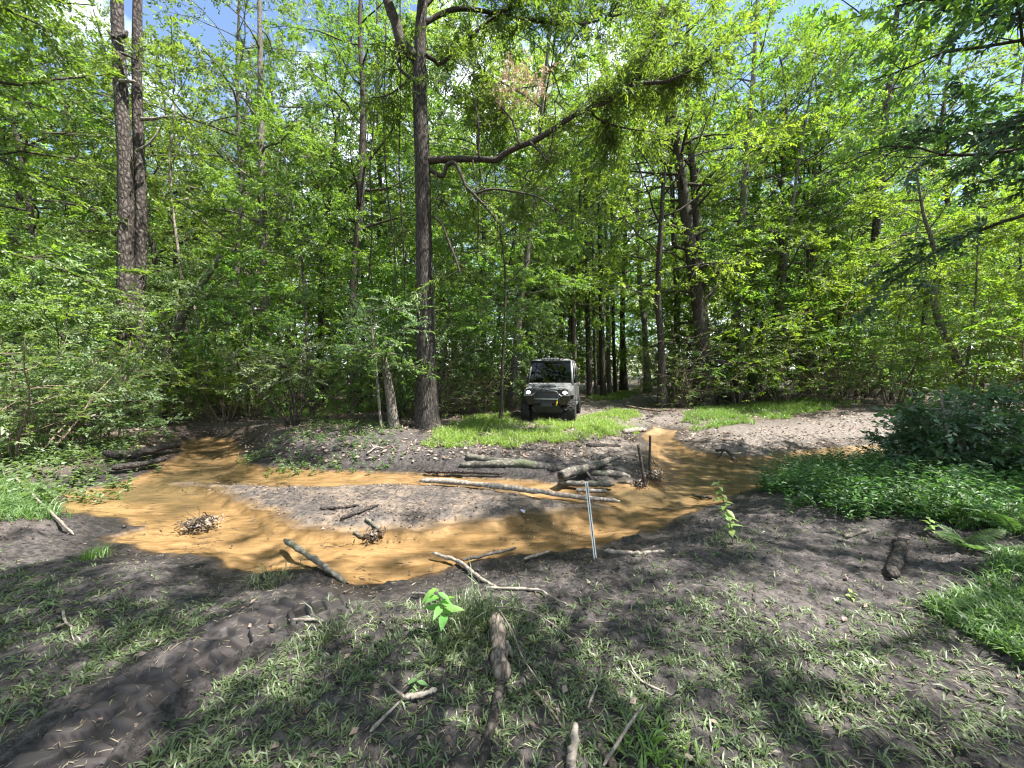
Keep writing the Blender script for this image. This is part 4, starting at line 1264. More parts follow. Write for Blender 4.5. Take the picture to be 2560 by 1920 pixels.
M_CAMO, M_GLASS = camo_mat(), glass_mat()
M_BLACK = plain_mat('black_plastic', (0.018, 0.018, 0.019), 0.55, 0, 0.2)
M_DARK = plain_mat('dark_grey_frame', (0.045, 0.046, 0.048), 0.45, 0, 0.2)
M_SILVER = plain_mat('silver_tube', (0.30, 0.31, 0.32), 0.35, 0.6, 0.1)
M_TYRE = plain_mat('tyre_rubber', (0.022, 0.021, 0.020), 0.85, 0, 0.35, 20, 0.3)
M_HEADLIT = plain_mat('headlit_fascia', (0.035, 0.026, 0.019), 0.4, 0.1, 0.25)  # brown is the headlights' warm light put into the black fascia's colour
M_YELLOW = plain_mat('yellow_strap', (0.62, 0.42, 0.02), 0.6)
M_SEAT = plain_mat('dark_seat', (0.03, 0.03, 0.032), 0.8)
M_HEAD = emit_mat('lit_headlight', (1.0, 0.90, 0.72), 9.0)
M_LENS = plain_mat('led_lens', (0.55, 0.56, 0.55), 0.15)


def bevelled(bm, w=0.015, seg=2):
    bmesh.ops.bevel(bm, geom=bm.edges[:], offset=w, segments=seg, affect='EDGES', clamp_overlap=True)


def hull(name, verts, faces, mat, parent, bev=0.015, smooth=True):
    me = bpy.data.meshes.new(name)
    bm = bmesh.new()
    vs_ = [bm.verts.new(v) for v in verts]
    for f in faces:
        bm.faces.new([vs_[i] for i in f])
    bmesh.ops.recalc_face_normals(bm, faces=bm.faces[:])
    if bev:
        bevelled(bm, bev)
    bm.to_mesh(me); bm.free()
    return obj(name, me, mat, parent)


BOXF = [(0, 3, 2, 1), (4, 5, 6, 7), (0, 1, 5, 4), (1, 2, 6, 5), (2, 3, 7, 6), (3, 0, 4, 7)]


def box(name, x0, x1, y0, y1, z0, z1, mat, parent, bev=0.012):
    v = [(x0, y0, z0), (x1, y0, z0), (x1, y1, z0), (x0, y1, z0), (x0, y0, z1), (x1, y0, z1), (x1, y1, z1), (x0, y1, z1)]
    return hull(name, v, BOXF, mat, parent, bev)


def taper(name, lo, hi, mat, parent, bev=0.015):
    """lo / hi: (x0, x1, y0, y1, z) rectangles joined into one solid"""
    a, b = lo, hi
    v = [(a[0], a[2], a[4]), (a[1], a[2], a[4]), (a[1], a[3], a[4]), (a[0], a[3], a[4]), (b[0], b[2], b[4]), (b[1], b[2], b[4]), (b[1], b[3], b[4]), (b[0], b[3], b[4])]
    return hull(name, v, BOXF, mat, parent, bev)


def rod(name, pts, r, mat, parent, sides=10, n=None):
    pts = np.array(pts, float)
    p = smooth_path(pts, n) if n else pts
    if len(p) == 2:
        p = np.array([p[0], 0.5 * (p[0] + p[1]), p[1]])
    g = tube(p, r, sides)
    return obj(name, mesh_from(name, g[0], g[1], None, True), mat, parent)


def make_wheel(parent, x, y, z, rad=0.355, wd=0.25, side=1):
    w = obj('wheel', None) if False else bpy.data.objects.new('wheel', None)
    C.objects.link(w); w.parent = parent; w.location = (x, y, z)
    # tyre: revolved section about X
    prof = [(-0.42, 0.58), (-0.5, 0.70), (-0.5, 0.86), (-0.40, 0.945), (-0.2, 0.965), (0.0, 0.97), (0.2, 0.965), (0.40, 0.945), (0.5, 0.86), (0.5, 0.70), (0.42, 0.58)]
    bm = bmesh.new(); N = 36
    rings = []
    for k in range(N):
        a = 2 * math.pi * k / N
        rings.append([bm.verts.new((p * wd, math.cos(a) * q * rad, math.sin(a) * q * rad)) for p, q in prof])
    for k in range(N):
        A, B = rings[k], rings[(k + 1) % N]
        for j in range(len(prof) - 1):
            bm.faces.new((A[j], A[j + 1], B[j + 1], B[j]))
    bmesh.ops.recalc_face_normals(bm, faces=bm.faces[:])
    for f in bm.faces: f.smooth = True
    # tread lugs in alternating chevron rows
    for k in range(18):
        for row, (xa, xb) in enumerate(((-0.50, -0.20), (-0.17, 0.17), (0.20, 0.50))):
            a = 2 * math.pi * (k + 0.5 * (row == 1)) / 18
            da = 0.105
            vs_ = []
            for (xx, aa) in ((xa, a - da + 0.05 * (row == 0)), (xb, a - da + 0.05 * (row == 2)), (xb, a + da + 0.05 * (row == 2)), (xa, a + da + 0.05 * (row == 0))):
                q0 = 0.93 if abs(xx) > 0.4 else 0.955
                q1 = 0.975 if abs(xx) > 0.4 else 1.01
                for q in (q0, q1):
                    vs_.append(bm.verts.new((xx * wd * 1.02, math.cos(aa) * q * rad, math.sin(aa) * q * rad)))
            for f in ((1, 3, 5, 7), (0, 1, 3, 2), (2, 3, 5, 4), (4, 5, 7, 6), (6, 7, 1, 0)):
                bm.faces.new([vs_[i] for i in f])
    bmesh.ops.recalc_face_normals(bm, faces=bm.faces[:])
    me = bpy.data.meshes.new('tyre'); bm.to_mesh(me); bm.free()
    obj('tyre', me, M_TYRE, w)
    # rim with spokes
    bm = bmesh.new()
    for (r0_, xo) in ((0.60, 0.30),):
        bmesh.ops.create_cone(bm, cap_ends=True, segments=28, radius1=r0_ * rad, radius2=r0_ * rad * 0.92, depth=wd * 0.75, matrix=Matrix.Rotation(R(90) * side, 4, 'Y'))
    for k in range(6):
        a = 2 * math.pi * k / 6
        bmesh.ops.create_cube(bm, size=1.0, matrix=Matrix.Translation((side * wd * 0.39, 0, 0)) @ Matrix.Rotation(a, 4, 'X') @ Matrix.Translation((0, 0, rad * 0.31)) @ Matrix.Diagonal((0.03, 0.05, rad * 0.5, 1)))
    me = bpy.data.meshes.new('rim'); bm.to_mesh(me); bm.free()
    obj('rim', me, M_DARK, w)
    return w


def make_vehicle():
    ctr = P(1366, 1062, 11.6)
    x, y = ctr[0], ctr[1]
    root = thing('utility_vehicle', 'camouflage side-by-side utility vehicle with headlights lit, parked on the trail', 'utility vehicle', (x, y, hz(x, y + 0.6) - 0.03), R(-13))
    # local frame: front faces -Y, front bumper near y = 0
    Wb = 0.70
    for sx in (-1, 1):
        make_wheel(root, sx * 0.70, 0.52, 0.345, side=sx)
        make_wheel(root, sx * 0.70, 3.05, 0.345, side=sx)
    box('chassis', -0.46, 0.46, 0.25, 3.5, 0.30, 0.46, M_BLACK, root, 0.03)
    taper('skid_plate', (-0.30, 0.30, 0.16, 0.5, 0.30), (-0.42, 0.42, 0.02, 0.5, 0.56), M_BLACK, root, 0.02)
    for sx in (-1, 1):
        rod('suspension_arm', [(sx * 0.30, 0.45, 0.36), (sx * 0.62, 0.52, 0.33)], 0.025, M_DARK, root)
        rod('suspension_arm', [(sx * 0.30, 0.58, 0.50), (sx * 0.62, 0.54, 0.44)], 0.02, M_DARK, root)
        rod('shock_absorber', [(sx * 0.56, 0.50, 0.40), (sx * 0.40, 0.50, 0.80)], 0.04, M_DARK, root)
        rod('suspension_arm', [(sx * 0.30, 3.0, 0.36), (sx * 0.62, 3.05, 0.33)], 0.028, M_DARK, root)
    # nose: lower fascia, grille, hood
    taper('front_fascia', (-0.60, 0.60, 0.08, 0.9, 0.55), (-0.68, 0.68, 0.02, 0.9, 0.82), M_HEADLIT, root, 0.03)
    taper('grille_panel', (-0.40, 0.40, -0.005, 0.2, 0.62), (-0.44, 0.44, 0.01, 0.2, 0.99), M_BLACK, root, 0.02)
    for k in range(4):
        box('grille_slat', -0.30, 0.30, -0.022, -0.002, 0.70 + k * 0.055, 0.716 + k * 0.055, M_DARK, root, 0.003)
    hd = hull('hood', [(-0.66, 0.03, 0.99), (0.66, 0.03, 0.99), (0.72, 0.62, 0.97), (-0.72, 0.62, 0.97),
                       (-0.60, 0.02, 1.035), (0.60, 0.02, 1.035), (0.68, 0.80, 1.19), (-0.68, 0.80, 1.19)],
              BOXF, M_CAMO, root, 0.03)
    box('hood_scoop', -0.26, 0.26, 0.14, 0.62, 1.06, 1.155, M_CAMO, root, 0.04)
    for sx in (-1, 1):
        # fender flare over each front wheel
        hull('fender', [(sx * 0.60, 0.06, 0.84), (sx * 0.735, 0.14, 0.82), (sx * 0.76, 0.95, 0.78), (sx * 0.60, 0.95, 0.78),
                        (sx * 0.60, 0.03, 1.00), (sx * 0.69, 0.10, 1.00), (sx * 0.735, 0.95, 1.14), (sx * 0.60, 0.95, 1.14)], BOXF, M_CAMO, root, 0.03)
        h = taper('headlight', (sx * 0.44 - 0.13 * (sx < 0) * 1.0 + 0 * sx, sx * 0.44 + 0.13 * (sx > 0), 0.0, 0.10, 0.865), (sx * 0.40 - 0.20 * (sx < 0), sx * 0.40 + 0.20 * (sx > 0), 0.0, 0.10, 0.985), M_BLACK, root, 0.01)
        bm = bmesh.new()
        bmesh.ops.create_uvsphere(bm, u_segments=16, v_segments=8, radius=1, matrix=Matrix.Translation((sx * 0.545, -0.004, 0.925)) @ Matrix.Diagonal((0.062, 0.018, 0.042, 1)))
        me = bpy.data.meshes.new('lens'); bm.to_mesh(me); bm.free()
        obj('lens', me, M_HEAD, h)
        box('headlight_trim', min(sx * 0.43, sx * 0.68), max(sx * 0.43, sx * 0.68), -0.012, 0.06, 0.825, 0.852, M_SILVER, root, 0.006)
    # tube bumper
    rod('bumper', [(-0.40, 0.02, 0.60), (-0.36, -0.09, 0.78), (-0.30, -0.11, 0.95), (0.0, -0.12, 0.965), (0.30, -0.11, 0.95), (0.36, -0.09, 0.78), (0.40, 0.02, 0.60)], 0.022, M_DARK, root, 10, 40)
    rod('bumper_bar', [(-0.35, -0.10, 0.735), (0.35, -0.10, 0.735)], 0.022, M_SILVER, root)
    rod('bumper_bar', [(-0.38, -0.09, 0.885), (-0.45, -0.05, 0.80)], 0.018, M_SILVER, root)
    rod('bumper_bar', [(0.38, -0.09, 0.885), (0.45, -0.05, 0.80)], 0.018, M_SILVER, root)
    box('winch', -0.17, 0.17, -0.07, 0.08, 0.50, 0.62, M_BLACK, root, 0.02)
    rod('tow_strap', [(0.33, -0.06, 0.70), (0.315, -0.085, 0.62), (0.30, -0.06, 0.55)], 0.022, M_YELLOW, root, 8, 10)
    # cab frame
    A = {}
    for sx in (-1, 1):
        rod('roll_cage_post', [(sx * 0.705, 0.82, 1.14), (sx * 0.635, 1.10, 1.86)], 0.036, M_SILVER if sx > 0 else M_DARK, root)
        rod('roll_cage_post', [(sx * 0.71, 1.85, 0.6), (sx * 0.65, 1.85, 1.88)], 0.034, M_DARK, root)
        rod('roll_cage_post', [(sx * 0.71, 2.78, 0.7), (sx * 0.645, 2.72, 1.87)], 0.034, M_DARK, root)
        rod('roof_rail', [(sx * 0.635, 1.10, 1.86), (sx * 0.645, 2.72, 1.87)], 0.034, M_DARK, root)
        for (ya, yb) in ((0.90, 1.82), (1.88, 2.76)):
            hull('door', [(sx * 0.70, ya, 0.52), (sx * 0.735, ya, 0.52), (sx * 0.735, yb, 0.52), (sx * 0.70, yb, 0.52),
                          (sx * 0.70, ya, 1.16), (sx * 0.745, ya, 1.16), (sx * 0.745, yb, 1.16), (sx * 0.70, yb, 1.16)], BOXF, M_CAMO, root, 0.02)
            y0 = ya + (0.20 if ya < 1 else 0.03)
            hull('side_window', [(sx * 0.712, ya + 0.03, 1.17), (sx * 0.722, ya + 0.03, 1.17), (sx * 0.722, yb - 0.04, 1.17), (sx * 0.712, yb - 0.04, 1.17),
                                 (sx * 0.650, y0 + 0.05, 1.83), (sx * 0.660, y0 + 0.05, 1.83), (sx * 0.660, yb - 0.04, 1.83), (sx * 0.650, yb - 0.04, 1.83)], BOXF, M_GLASS, root, 0)
        box('rock_slider', min(sx * 0.62, sx * 0.76), max(sx * 0.62, sx * 0.76), 1.0, 2.65, 0.40, 0.50, M_SILVER, root, 0.02)
        hull('rear_fender', [(sx * 0.60, 2.66, 0.62), (sx * 0.755, 2.66, 0.62), (sx * 0.755, 3.62, 0.66), (sx * 0.60, 3.62, 0.66),
                             (sx * 0.60, 2.66, 1.02), (sx * 0.74, 2.66, 1.02), (sx * 0.74, 3.66, 1.02), (sx * 0.60, 3.66, 1.02)], BOXF, M_CAMO, root, 0.03)
        mr = rod('mirror_arm', [(sx * 0.70, 0.98, 1.30), (sx * 0.80, 0.96, 1.34)], 0.012, M_BLACK, root)
        box('side_mirror', sx * 0.83 - 0.05, sx * 0.83 + 0.05, 0.93, 0.98, 1.28, 1.42, M_BLACK, root, 0.015)
        box('mud_flap', min(sx * 0.58, sx * 0.82), max(sx * 0.58, sx * 0.82), 3.46, 3.48, 0.22, 0.66, M_BLACK, root, 0)
    rod('roll_cage_bar', [(-0.635, 1.10, 1.86), (0.635, 1.10, 1.86)], 0.034, M_DARK, root)
    rod('roll_cage_bar', [(-0.70, 0.84, 1.16), (0.70, 0.84, 1.16)], 0.03, M_BLACK, root)
    hull('windshield', [(-0.675, 0.835, 1.185), (0.675, 0.835, 1.185), (0.675, 0.845, 1.185), (-0.675, 0.845, 1.185),
                        (-0.61, 1.078, 1.835), (0.61, 1.078, 1.835), (0.61, 1.088, 1.835), (-0.61, 1.088, 1.835)], BOXF, M_GLASS, root, 0)
    hull('roof', [(-0.66, 0.98, 1.885), (0.66, 0.98, 1.885), (0.68, 2.84, 1.885), (-0.68, 2.84, 1.885),
                  (-0.56, 1.08, 1.955), (0.56, 1.08, 1.955), (0.58, 2.76, 1.955), (-0.58, 2.76, 1.955)], BOXF, M_CAMO, root, 0.025)
    lb = box('light_bar', -0.30, 0.30, 0.93, 1.01, 1.915, 1.995, M_BLACK, root, 0.012)
    for k in range(6):
        box('led', -0.27 + k * 0.092, -0.20 + k * 0.092, 0.922, 0.932, 1.935, 1.978, M_LENS, lb, 0)
    # cab inside and rear bed
    box('dashboard', -0.66, 0.66, 0.92, 1.18, 0.85, 1.14, M_BLACK, root, 0.04)
    for sx in (-1, 1):
        for yy in (1.62, 2.45):
            s = taper('seat', (sx * 0.33 - 0.27, sx * 0.33 + 0.27, yy, yy + 0.12, 0.62), (sx * 0.33 - 0.24, sx * 0.33 + 0.24, yy + 0.10, yy + 0.20, 1.42), M_SEAT, root, 0.04)
            box('headrest', sx * 0.33 - 0.13, sx * 0.33 + 0.13, yy + 0.11, yy + 0.20, 1.45, 1.62, M_SEAT, s, 0.04)
    bmw = bmesh.new()
    me = bpy.data.meshes.new('steering_wheel')
    bmw.free()
    a = np.linspace(0, 2 * math.pi, 25)
    sw_path = np.stack([-0.33 + 0 * a + 0.17 * np.cos(a), 1.30 + 0.06 * np.sin(a), 1.12 + 0.16 * np.sin(a)], 1) * np.array([-1, 1, 1])
    rod('steering_wheel', sw_path, 0.014, M_BLACK, root, 6)
    box('rear_wall', -0.66, 0.66, 2.74, 2.80, 0.60, 1.84, M_BLACK, root, 0.01)
    box('cargo_bed', -0.60, 0.60, 2.86, 3.85, 0.74, 1.08, M_BLACK, root, 0.03)
    box('floor_pan', -0.66, 0.66, 0.85, 2.75, 0.46, 0.56, M_BLACK, root, 0.01)
    return root


make_vehicle()

# ------------------------------------------------------------------ logs, sticks, posts, the marker stake
def ground_path(pts, lift, r):
    out = []
    for i, (a, b) in enumerate(pts):
        p = Gt(a, b)
        p[2] += (lift if np.isscalar(lift) else lift[i]) + r
        out.append(p)
    return np.array(out)


def stick(name, label, pts, wpx, bark, lift=0.0, sides=8, cat='stick', group=None, rough=0.10, sink=0.5, prongs=(), taper_to=None, seed=None, part='stem'):
    """a branch or log lying along photographed ground points; wpx its width in photo pixels"""
    p0 = Gt(*pts[0])
    dist = np.mean([Gt(*p)[1] for p in pts])
    r = 0.5 * wpx * dist / 980
    q = ground_path(pts, lift, r * (1 - sink))
    base = q[0].copy()
    n = max(10, 6 * len(pts))
    path = smooth_path(q - base, n)
    rg = np.random.default_rng(int(pts[0][0] * 13 + pts[0][1]))
    path = path + rg.normal(0, r * 0.10, path.shape)
    rr = r * np.linspace(1, (taper_to if taper_to is not None else 0.7), n)
    rr = rr * (1 + 0.14 * rg.normal(0, 1, n).clip(-1, 1.6))
    rr[0] *= 0.55; rr[-1] *= 0.4
    root = thing(name, label, cat, base, group=group)
    g = tube(path, rr, sides, rough, int(pts[0][0]) % 17)
    obj(part, mesh_from(name, g[0], g[1], {'rnd': g[2]}, True), BARK[bark], root)
    for (pp, w) in prongs:
        pq = ground_path(pp[0], pp[1], r * 0.3) - base
        m = 5 * len(pp[0])
        g = tube(smooth_path(pq, m), 0.5 * w * dist / 980 * np.linspace(1, 0.5, m), 6, rough, 3)
        obj('side_branch', mesh_from('side_branch', g[0], g[1], {'rnd': g[2]}, True), BARK[bark], root)
    return root


# half-buried logs of the old crossing
stick('log', 'long grey mossy log lying across the far side of the sandbar crossing', [(1150, 1168), (1300, 1175), (1440, 1183), (1575, 1193)], 20, 'weathered', 0.0, 12, 'log', taper_to=0.9, sink=0.6)
stick('log', 'short grey log half buried just behind the long mossy log', [(1165, 1154), (1230, 1158), (1310, 1164)], 17, 'weathered', 0.0, 10, 'log', taper_to=0.7, sink=0.35)
stick('log', 'dark thin log lying in the water below the long mossy log', [(1062, 1188), (1150, 1190), (1260, 1194)], 11, 'wetwood', 0.05, 10, 'log', taper_to=0.8, sink=0.4)
stick('log', 'pale slender log along the near edge of the crossing, sand banked over it', [(1050, 1212), (1180, 1220), (1290, 1234), (1420, 1252), (1548, 1267)], 15, 'dead', 0.045, 10, 'log', taper_to=0.75, sink=0.25)
stick('log', 'short cut log lying level beside the white stake', [(1395, 1221), (1460, 1224), (1535, 1226)], 14, 'weathered', 0.06, 10, 'log', taper_to=1.0, sink=0.2)
stick('log', 'lowest short log next to the pale slender log', [(1440, 1239), (1480, 1241), (1518, 1243)], 11, 'dead', 0.06, 10, 'log', taper_to=0.9, sink=0.2)
def straight_log(label, a, b, ra, rb, bark, prop=None):
    base = np.array(a); v = np.array(b) - base
    root = thing('log', label, 'log', base)
    u = np.linspace(0, 1, 26)[:, None]
    rr = np.linspace(ra, rb, 26); rr[0] *= 0.9
    g = tube(v * u + 0.012 * np.sin(u * 9) * np.array([0, 0, 1.0]), rr, 16, 0.13, 5)
    obj('stem', mesh_from('log_stem', g[0], g[1], {'rnd': g[2]}, True), BARK[bark], root)
    e = unit(-v) * 0.004
    g = tube(np.array([e, e * 0.5 - e * 6, v * 0.03]), [ra * 0.62, ra * 0.60, ra * 0.3], 14, 0.2, 2)
    obj('rotten_core', mesh_from('log_core', g[0], g[1], {'rnd': g[2]}, True), BARK['wetwood'], root)
    if prop is not None:
        q = np.array(prop) - base
        g = tube(smooth_path(q, 10), np.linspace(0.032, 0.024, 10), 8, 0.1, 4)
        obj('side_branch', mesh_from('log_branch', g[0], g[1], {'rnd': g[2]}, True), BARK['wetwood'], root)
    return root


straight_log('thick broken log propped up diagonally over the crossing', P(1402, 1190, 6.1), P(1550, 1142, 7.25), 0.088, 0.038, 'weathered',
             [P(1464, 1178, 6.5), P(1476, 1194, 6.4), P(1492, 1213, 6.3)])
stick('log', 'upper wet black log along the left creek bank', [(262, 1183), (330, 1160), (400, 1143), (452, 1130)], 20, 'wetwood', 0.10, 12, 'log', taper_to=0.7, sink=0.2)
stick('log', 'lower wet black log lying in the water at the left bank', [(280, 1200), (350, 1182), (415, 1162)], 15, 'wetwood', 0.08, 10, 'log', taper_to=0.7, sink=0.3)
stick('log', 'dark log on the bank below the vehicle grass', [(1467, 1116), (1510, 1116), (1552, 1117)], 11, 'wetwood', 0.0, 10, 'log', taper_to=0.8, sink=0.7)
stick('log', 'bleached log at the head of the upper wet sand', [(1560, 1085), (1590, 1080), (1615, 1079)], 14, 'dead', 0.0, 10, 'log', taper_to=0.8, sink=0.3)
# foreground
stick('log', 'thick rotten branch standing out of the grass in the bottom middle', [(1238, 1560), (1245, 1620), (1250, 1670), (1258, 1712)], 40, 'rotten', 0.02, 14, 'log', rough=0.16, taper_to=0.85, sink=0.25)
stick('log', 'dark wet branch running from the rotten branch to the bottom edge', [(1256, 1700), (1238, 1780), (1220, 1850), (1200, 1935)], 26, 'wetwood', 0.0, 12, 'log', rough=0.12, taper_to=0.85, sink=0.35)
stick('log', 'short thick dark log lying in the mud at the right', [(2252, 1360), (2246, 1395), (2226, 1450)], 28, 'wetwood', 0.0, 12, 'log', rough=0.12, taper_to=0.95, sink=0.35)
stick('log', 'small mossy log beside the grass on the right bank', [(2112, 1346), (2140, 1338), (2172, 1328)], 14, 'weathered', 0.0, 10, 'log', sink=0.35)
S = [
    ('straight grey stick slanting out of the creek onto the near mud', [(712, 1376), (790, 1418), (868, 1456)], 16, 'weathered', [0.10, 0.05, 0.0], ()),
    ('pale bent stick at the water edge above the tall green seedling', [(1080, 1398), (1150, 1416), (1185, 1442), (1245, 1474)], 11, 'dead', [0.06, 0.03, 0.02, 0.0], ()),
    ('dark stick lying over the bent pale stick', [(1158, 1412), (1230, 1396), (1290, 1381)], 9, 'weathered', 0.04, ()),
    ('thin tan stick left of the white stake foot', [(1310, 1404), (1345, 1394), (1376, 1384)], 8, 'dead', 0.02, ()),
    ('pale stick lying flat right of the white stake foot', [(1512, 1382), (1590, 1388), (1662, 1385)], 13, 'dead', 0.01, ()),
    ('long thin bent stick behind the tall grass clump', [(1215, 1477), (1340, 1482), (1370, 1496), (1420, 1522)], 7, 'dead', 0.02, ()),
    ('stick poking left out of the tall grass clump', [(1030, 1492), (1055, 1492), (1085, 1498)], 8, 'dead', 0.02, ()),
    ('forked tan stick in the grass left of the dark wet branch', [(1012, 1757), (1050, 1750), (1092, 1736)], 15, 'dead', 0.02, (([[(1014, 1757), (992, 1744), (970, 1728)], [0.02, 0.03, 0.04]], 8),)),
    ('pale twig below the forked tan stick', [(925, 1842), (965, 1800), (1000, 1766)], 9, 'dead', 0.02, ()),
    ('long thin twig slanting right of the rotten branch', [(1244, 1538), (1280, 1600), (1308, 1670), (1352, 1736)], 5, 'dead', 0.05, ()),
    ('fine curved twig right of the tall grass clump', [(1222, 1530), (1330, 1546), (1440, 1622)], 4, 'dead', 0.04, ()),
    ('bleached cut stick pointing up at the bottom edge', [(1424, 1930), (1434, 1890), (1440, 1846)], 26, 'dead', [0.0, 0.03, 0.06], ()),
    ('pale slanting stick at the bottom edge right of the bleached one', [(1508, 1930), (1555, 1865), (1606, 1796)], 9, 'dead', [0.02, 0.04, 0.06], ()),
    ('rotten brown chunk of wood at the bottom edge', [(1540, 1925), (1515, 1895), (1496, 1868)], 22, 'brush', 0.0, ()),
    ('brown twig right of the dark wet branch', [(1335, 1732), (1375, 1780), (1412, 1832)], 8, 'brush', 0.01, ()),
    ('dark twig crossing under the rotten branch', [(1268, 1652), (1330, 1672), (1392, 1712)], 10, 'wetwood', 0.0, ()),
    ('short white chip of wood right of the rotten branch', [(1266, 1612), (1272, 1632), (1280, 1650)], 14, 'dead', 0.01, ()),
    ('pale curved twig in the grass right of the bottom middle', [(1470, 1782), (1482, 1750), (1494, 1722)], 6, 'dead', 0.02, ()),
    ('thin stick among the grass in the right foreground', [(1570, 1655), (1600, 1705), (1680, 1745)], 6, 'dead', 0.01, ()),
    ('pale knobbly stick beside the tyre track', [(722, 1556), (770, 1552), (812, 1558)], 9, 'dead', 0.01, ()),
    ('white forked twig lying in the left grass', [(158, 1535), (162, 1560), (182, 1580)], 7, 'dead', 0.02, (([[(178, 1575), (180, 1592), (186, 1604)], [0.02, 0.01, 0.0]], 4),)),
    ('thin bleached branch slanting down on the left bank', [(40, 1225), (100, 1275), (145, 1310), (184, 1338)], 6, 'dead', [0.15, 0.1, 0.05, 0.0], (([[(120, 1290), (140, 1268), (158, 1258)], [0.1, 0.12, 0.12]], 3),)),
    ('dark branch lying across the sandbar', [(850, 1303), (900, 1285), (948, 1266)], 9, 'wetwood', 0.02, ()),
    ('dark stick at the left of the sandbar', [(800, 1275), (850, 1272), (900, 1266)], 8, 'wetwood', 0.01, ()),
    ('grey driftwood piece on the near sandbar edge', [(915, 1300), (932, 1315), (950, 1330)], 10, 'weathered', 0.01, ()),
    ('pale driftwood curl at the near sandbar tip', [(885, 1335), (905, 1338), (928, 1340)], 10, 'weathered', 0.02, ()),
    ('dark branch stranded in the right channel', [(1788, 1135), (1815, 1138), (1843, 1158)], 9, 'wetwood', [0.06, 0.08, 0.0], (([[(1806, 1137), (1792, 1148)], [0.05, 0.0]], 5),)),
    ('small dark stick in the right channel', [(1866, 1166), (1880, 1170), (1898, 1176)], 7, 'wetwood', 0.02, ()),
    ('short black stick at the edge of the near right mud', [(1730, 1243), (1755, 1248), (1780, 1250)], 10, 'wetwood', 0.02, ()),
    ('thin stick on the ground under the right-hand log', [(2095, 1352), (2118, 1356), (2140, 1362)], 5, 'dead', 0.01, ()),
    ('long dead branch lying on the far bank right of the trail', [(1560, 1018), (1600, 1026), (1655, 1034)], 6, 'brush', 0.05, ()),
    ('pale forked driftwood on the cut far bank', [(918, 1162), (940, 1150), (960, 1142)], 5, 'dead', 0.04, (([[(938, 1151), (926, 1143)], [0.04, 0.08]], 4),)),
]
for lb, pts, w, bk, lift, pr in S:
    stick('fallen_stick', lb, pts, w, bk, lift, 8, 'stick', 'fallen sticks', prongs=pr)


def post(label, top, foot, wpx, lean_depth=0.0):
    f = Gt(*foot); f[2] = min(f[2], WL)
    t = P(top[0], top[1], f[1] + lean_depth)
    root = thing('wooden_post', label, 'post', f, group='posts in the creek')
    n = 14
    u = np.linspace(-0.12, 1, n)[:, None]
    g = tube((t - f) * u, 0.5 * wpx * f[1] / 980 * np.linspace(1.15, 0.8, n), 7, 0.12, int(wpx * 3))
    obj('shaft', mesh_from('wooden_post', g[0], g[1], {'rnd': g[2]}, True), BARK['wetwood'], root)
    return root


post('upright dark post right of the leaning one in the creek', (1625, 1090), (1624, 1190), 7)
post('leaning dark post with debris at its foot in the creek', (1595, 1112), (1612, 1212), 8)


def debris(label, px, py, n, rad, mats, hgt, seed, cat='debris'):
    rg = np.random.default_rng(seed)
    c = Gt(px, py); c[2] = max(c[2], WL - 0.02)
    root = thing('debris_heap', label, cat, c)
    tw, lv = [], []
    for i in range(n):
        a = rg.uniform(0, 6.28); e = rg.uniform(-0.1, 0.6)
        p0 = rg.normal(0, rad * 0.35, 3) * np.array([1, 1, 0]) + UP * rg.uniform(0, hgt)
        p = wander(rg, p0, (math.cos(a), math.sin(a), e), rad * rg.uniform(0.4, 1.2), 5, 0.3, -0.02)
        tw.append(tube(p, rg.uniform(0.003, 0.010) * (1 - 0.5 * np.linspace(0, 1, 5)), 5, 0, i))
    g = cat_geo(tw)
    obj('twigs', mesh_from('debris_twigs', g[0], g[1], {'rnd': g[2]}, True), BARK[mats[0]], root)
    m = n * 5
    pt = rg.normal(0, rad * 0.4, (m, 3)) * np.array([1, 1, 0]) + UP * (rg.random((m, 1)) * hgt)
    f = leaf_geo(pt, rg.normal(0, 1, (m, 3)), rg.normal(0, 0.7, (m, 3)) + UP, rg.uniform(0.03, 0.08, m), rg.uniform(0.02, 0.045, m), rg.random(m))
    obj('dead_leaves', mesh_from('debris_leaves', f[0], f[1], {'rnd': f[2]}), LEAF['litter'], root)
    return root


debris('clump of twigs and dead leaves caught in the left creek', 505, 1325, 40, 0.22, ('wetwood', 1), 0.07, 1)
debris('dark debris caught round the creek posts', 1622, 1193, 40, 0.30, ('wetwood', 1), 0.10, 2)
debris('dark debris at the foot of the leaning post', 1600, 1214, 22, 0.16, ('wetwood', 1), 0.05, 3)
debris('litter clump beside the near sandbar tip', 930, 1348, 16, 0.15, ('wetwood', 1), 0.03, 8)
debris('heap of grey sticks at the head of the upper wet sand', 1570, 1098, 30, 0.32, ('weathered', 1), 0.10, 10)

# white marker stake: a thin folded channel with a dark groove
f = Gt(1488, 1394); t = P(1466, 1206, f[1] + 0.12)
stake = thing('marker_stake', 'white metal stake with a dark groove standing in the near mud', 'stake', f)
ax = unit(t - f); L = np.linalg.norm(t - f)
xd = unit(np.cross(ax, np.array([0, 1.0, 0]))); yd = np.cross(ax, xd)
M_WHITE = plain_mat('white_enamel', (0.70, 0.70, 0.67), 0.4, 0, 0.2)


def bar(name, x0, x1, y0, y1, a, b, mat, parent):
    v = []
    for (h) in (a, b):
        for (xx, yy) in ((x0, y0), (x1, y0), (x1, y1), (x0, y1)):
            v.append(tuple(xd * xx + yd * yy + ax * h))
    return hull(name, v, BOXF, mat, parent, 0.002)


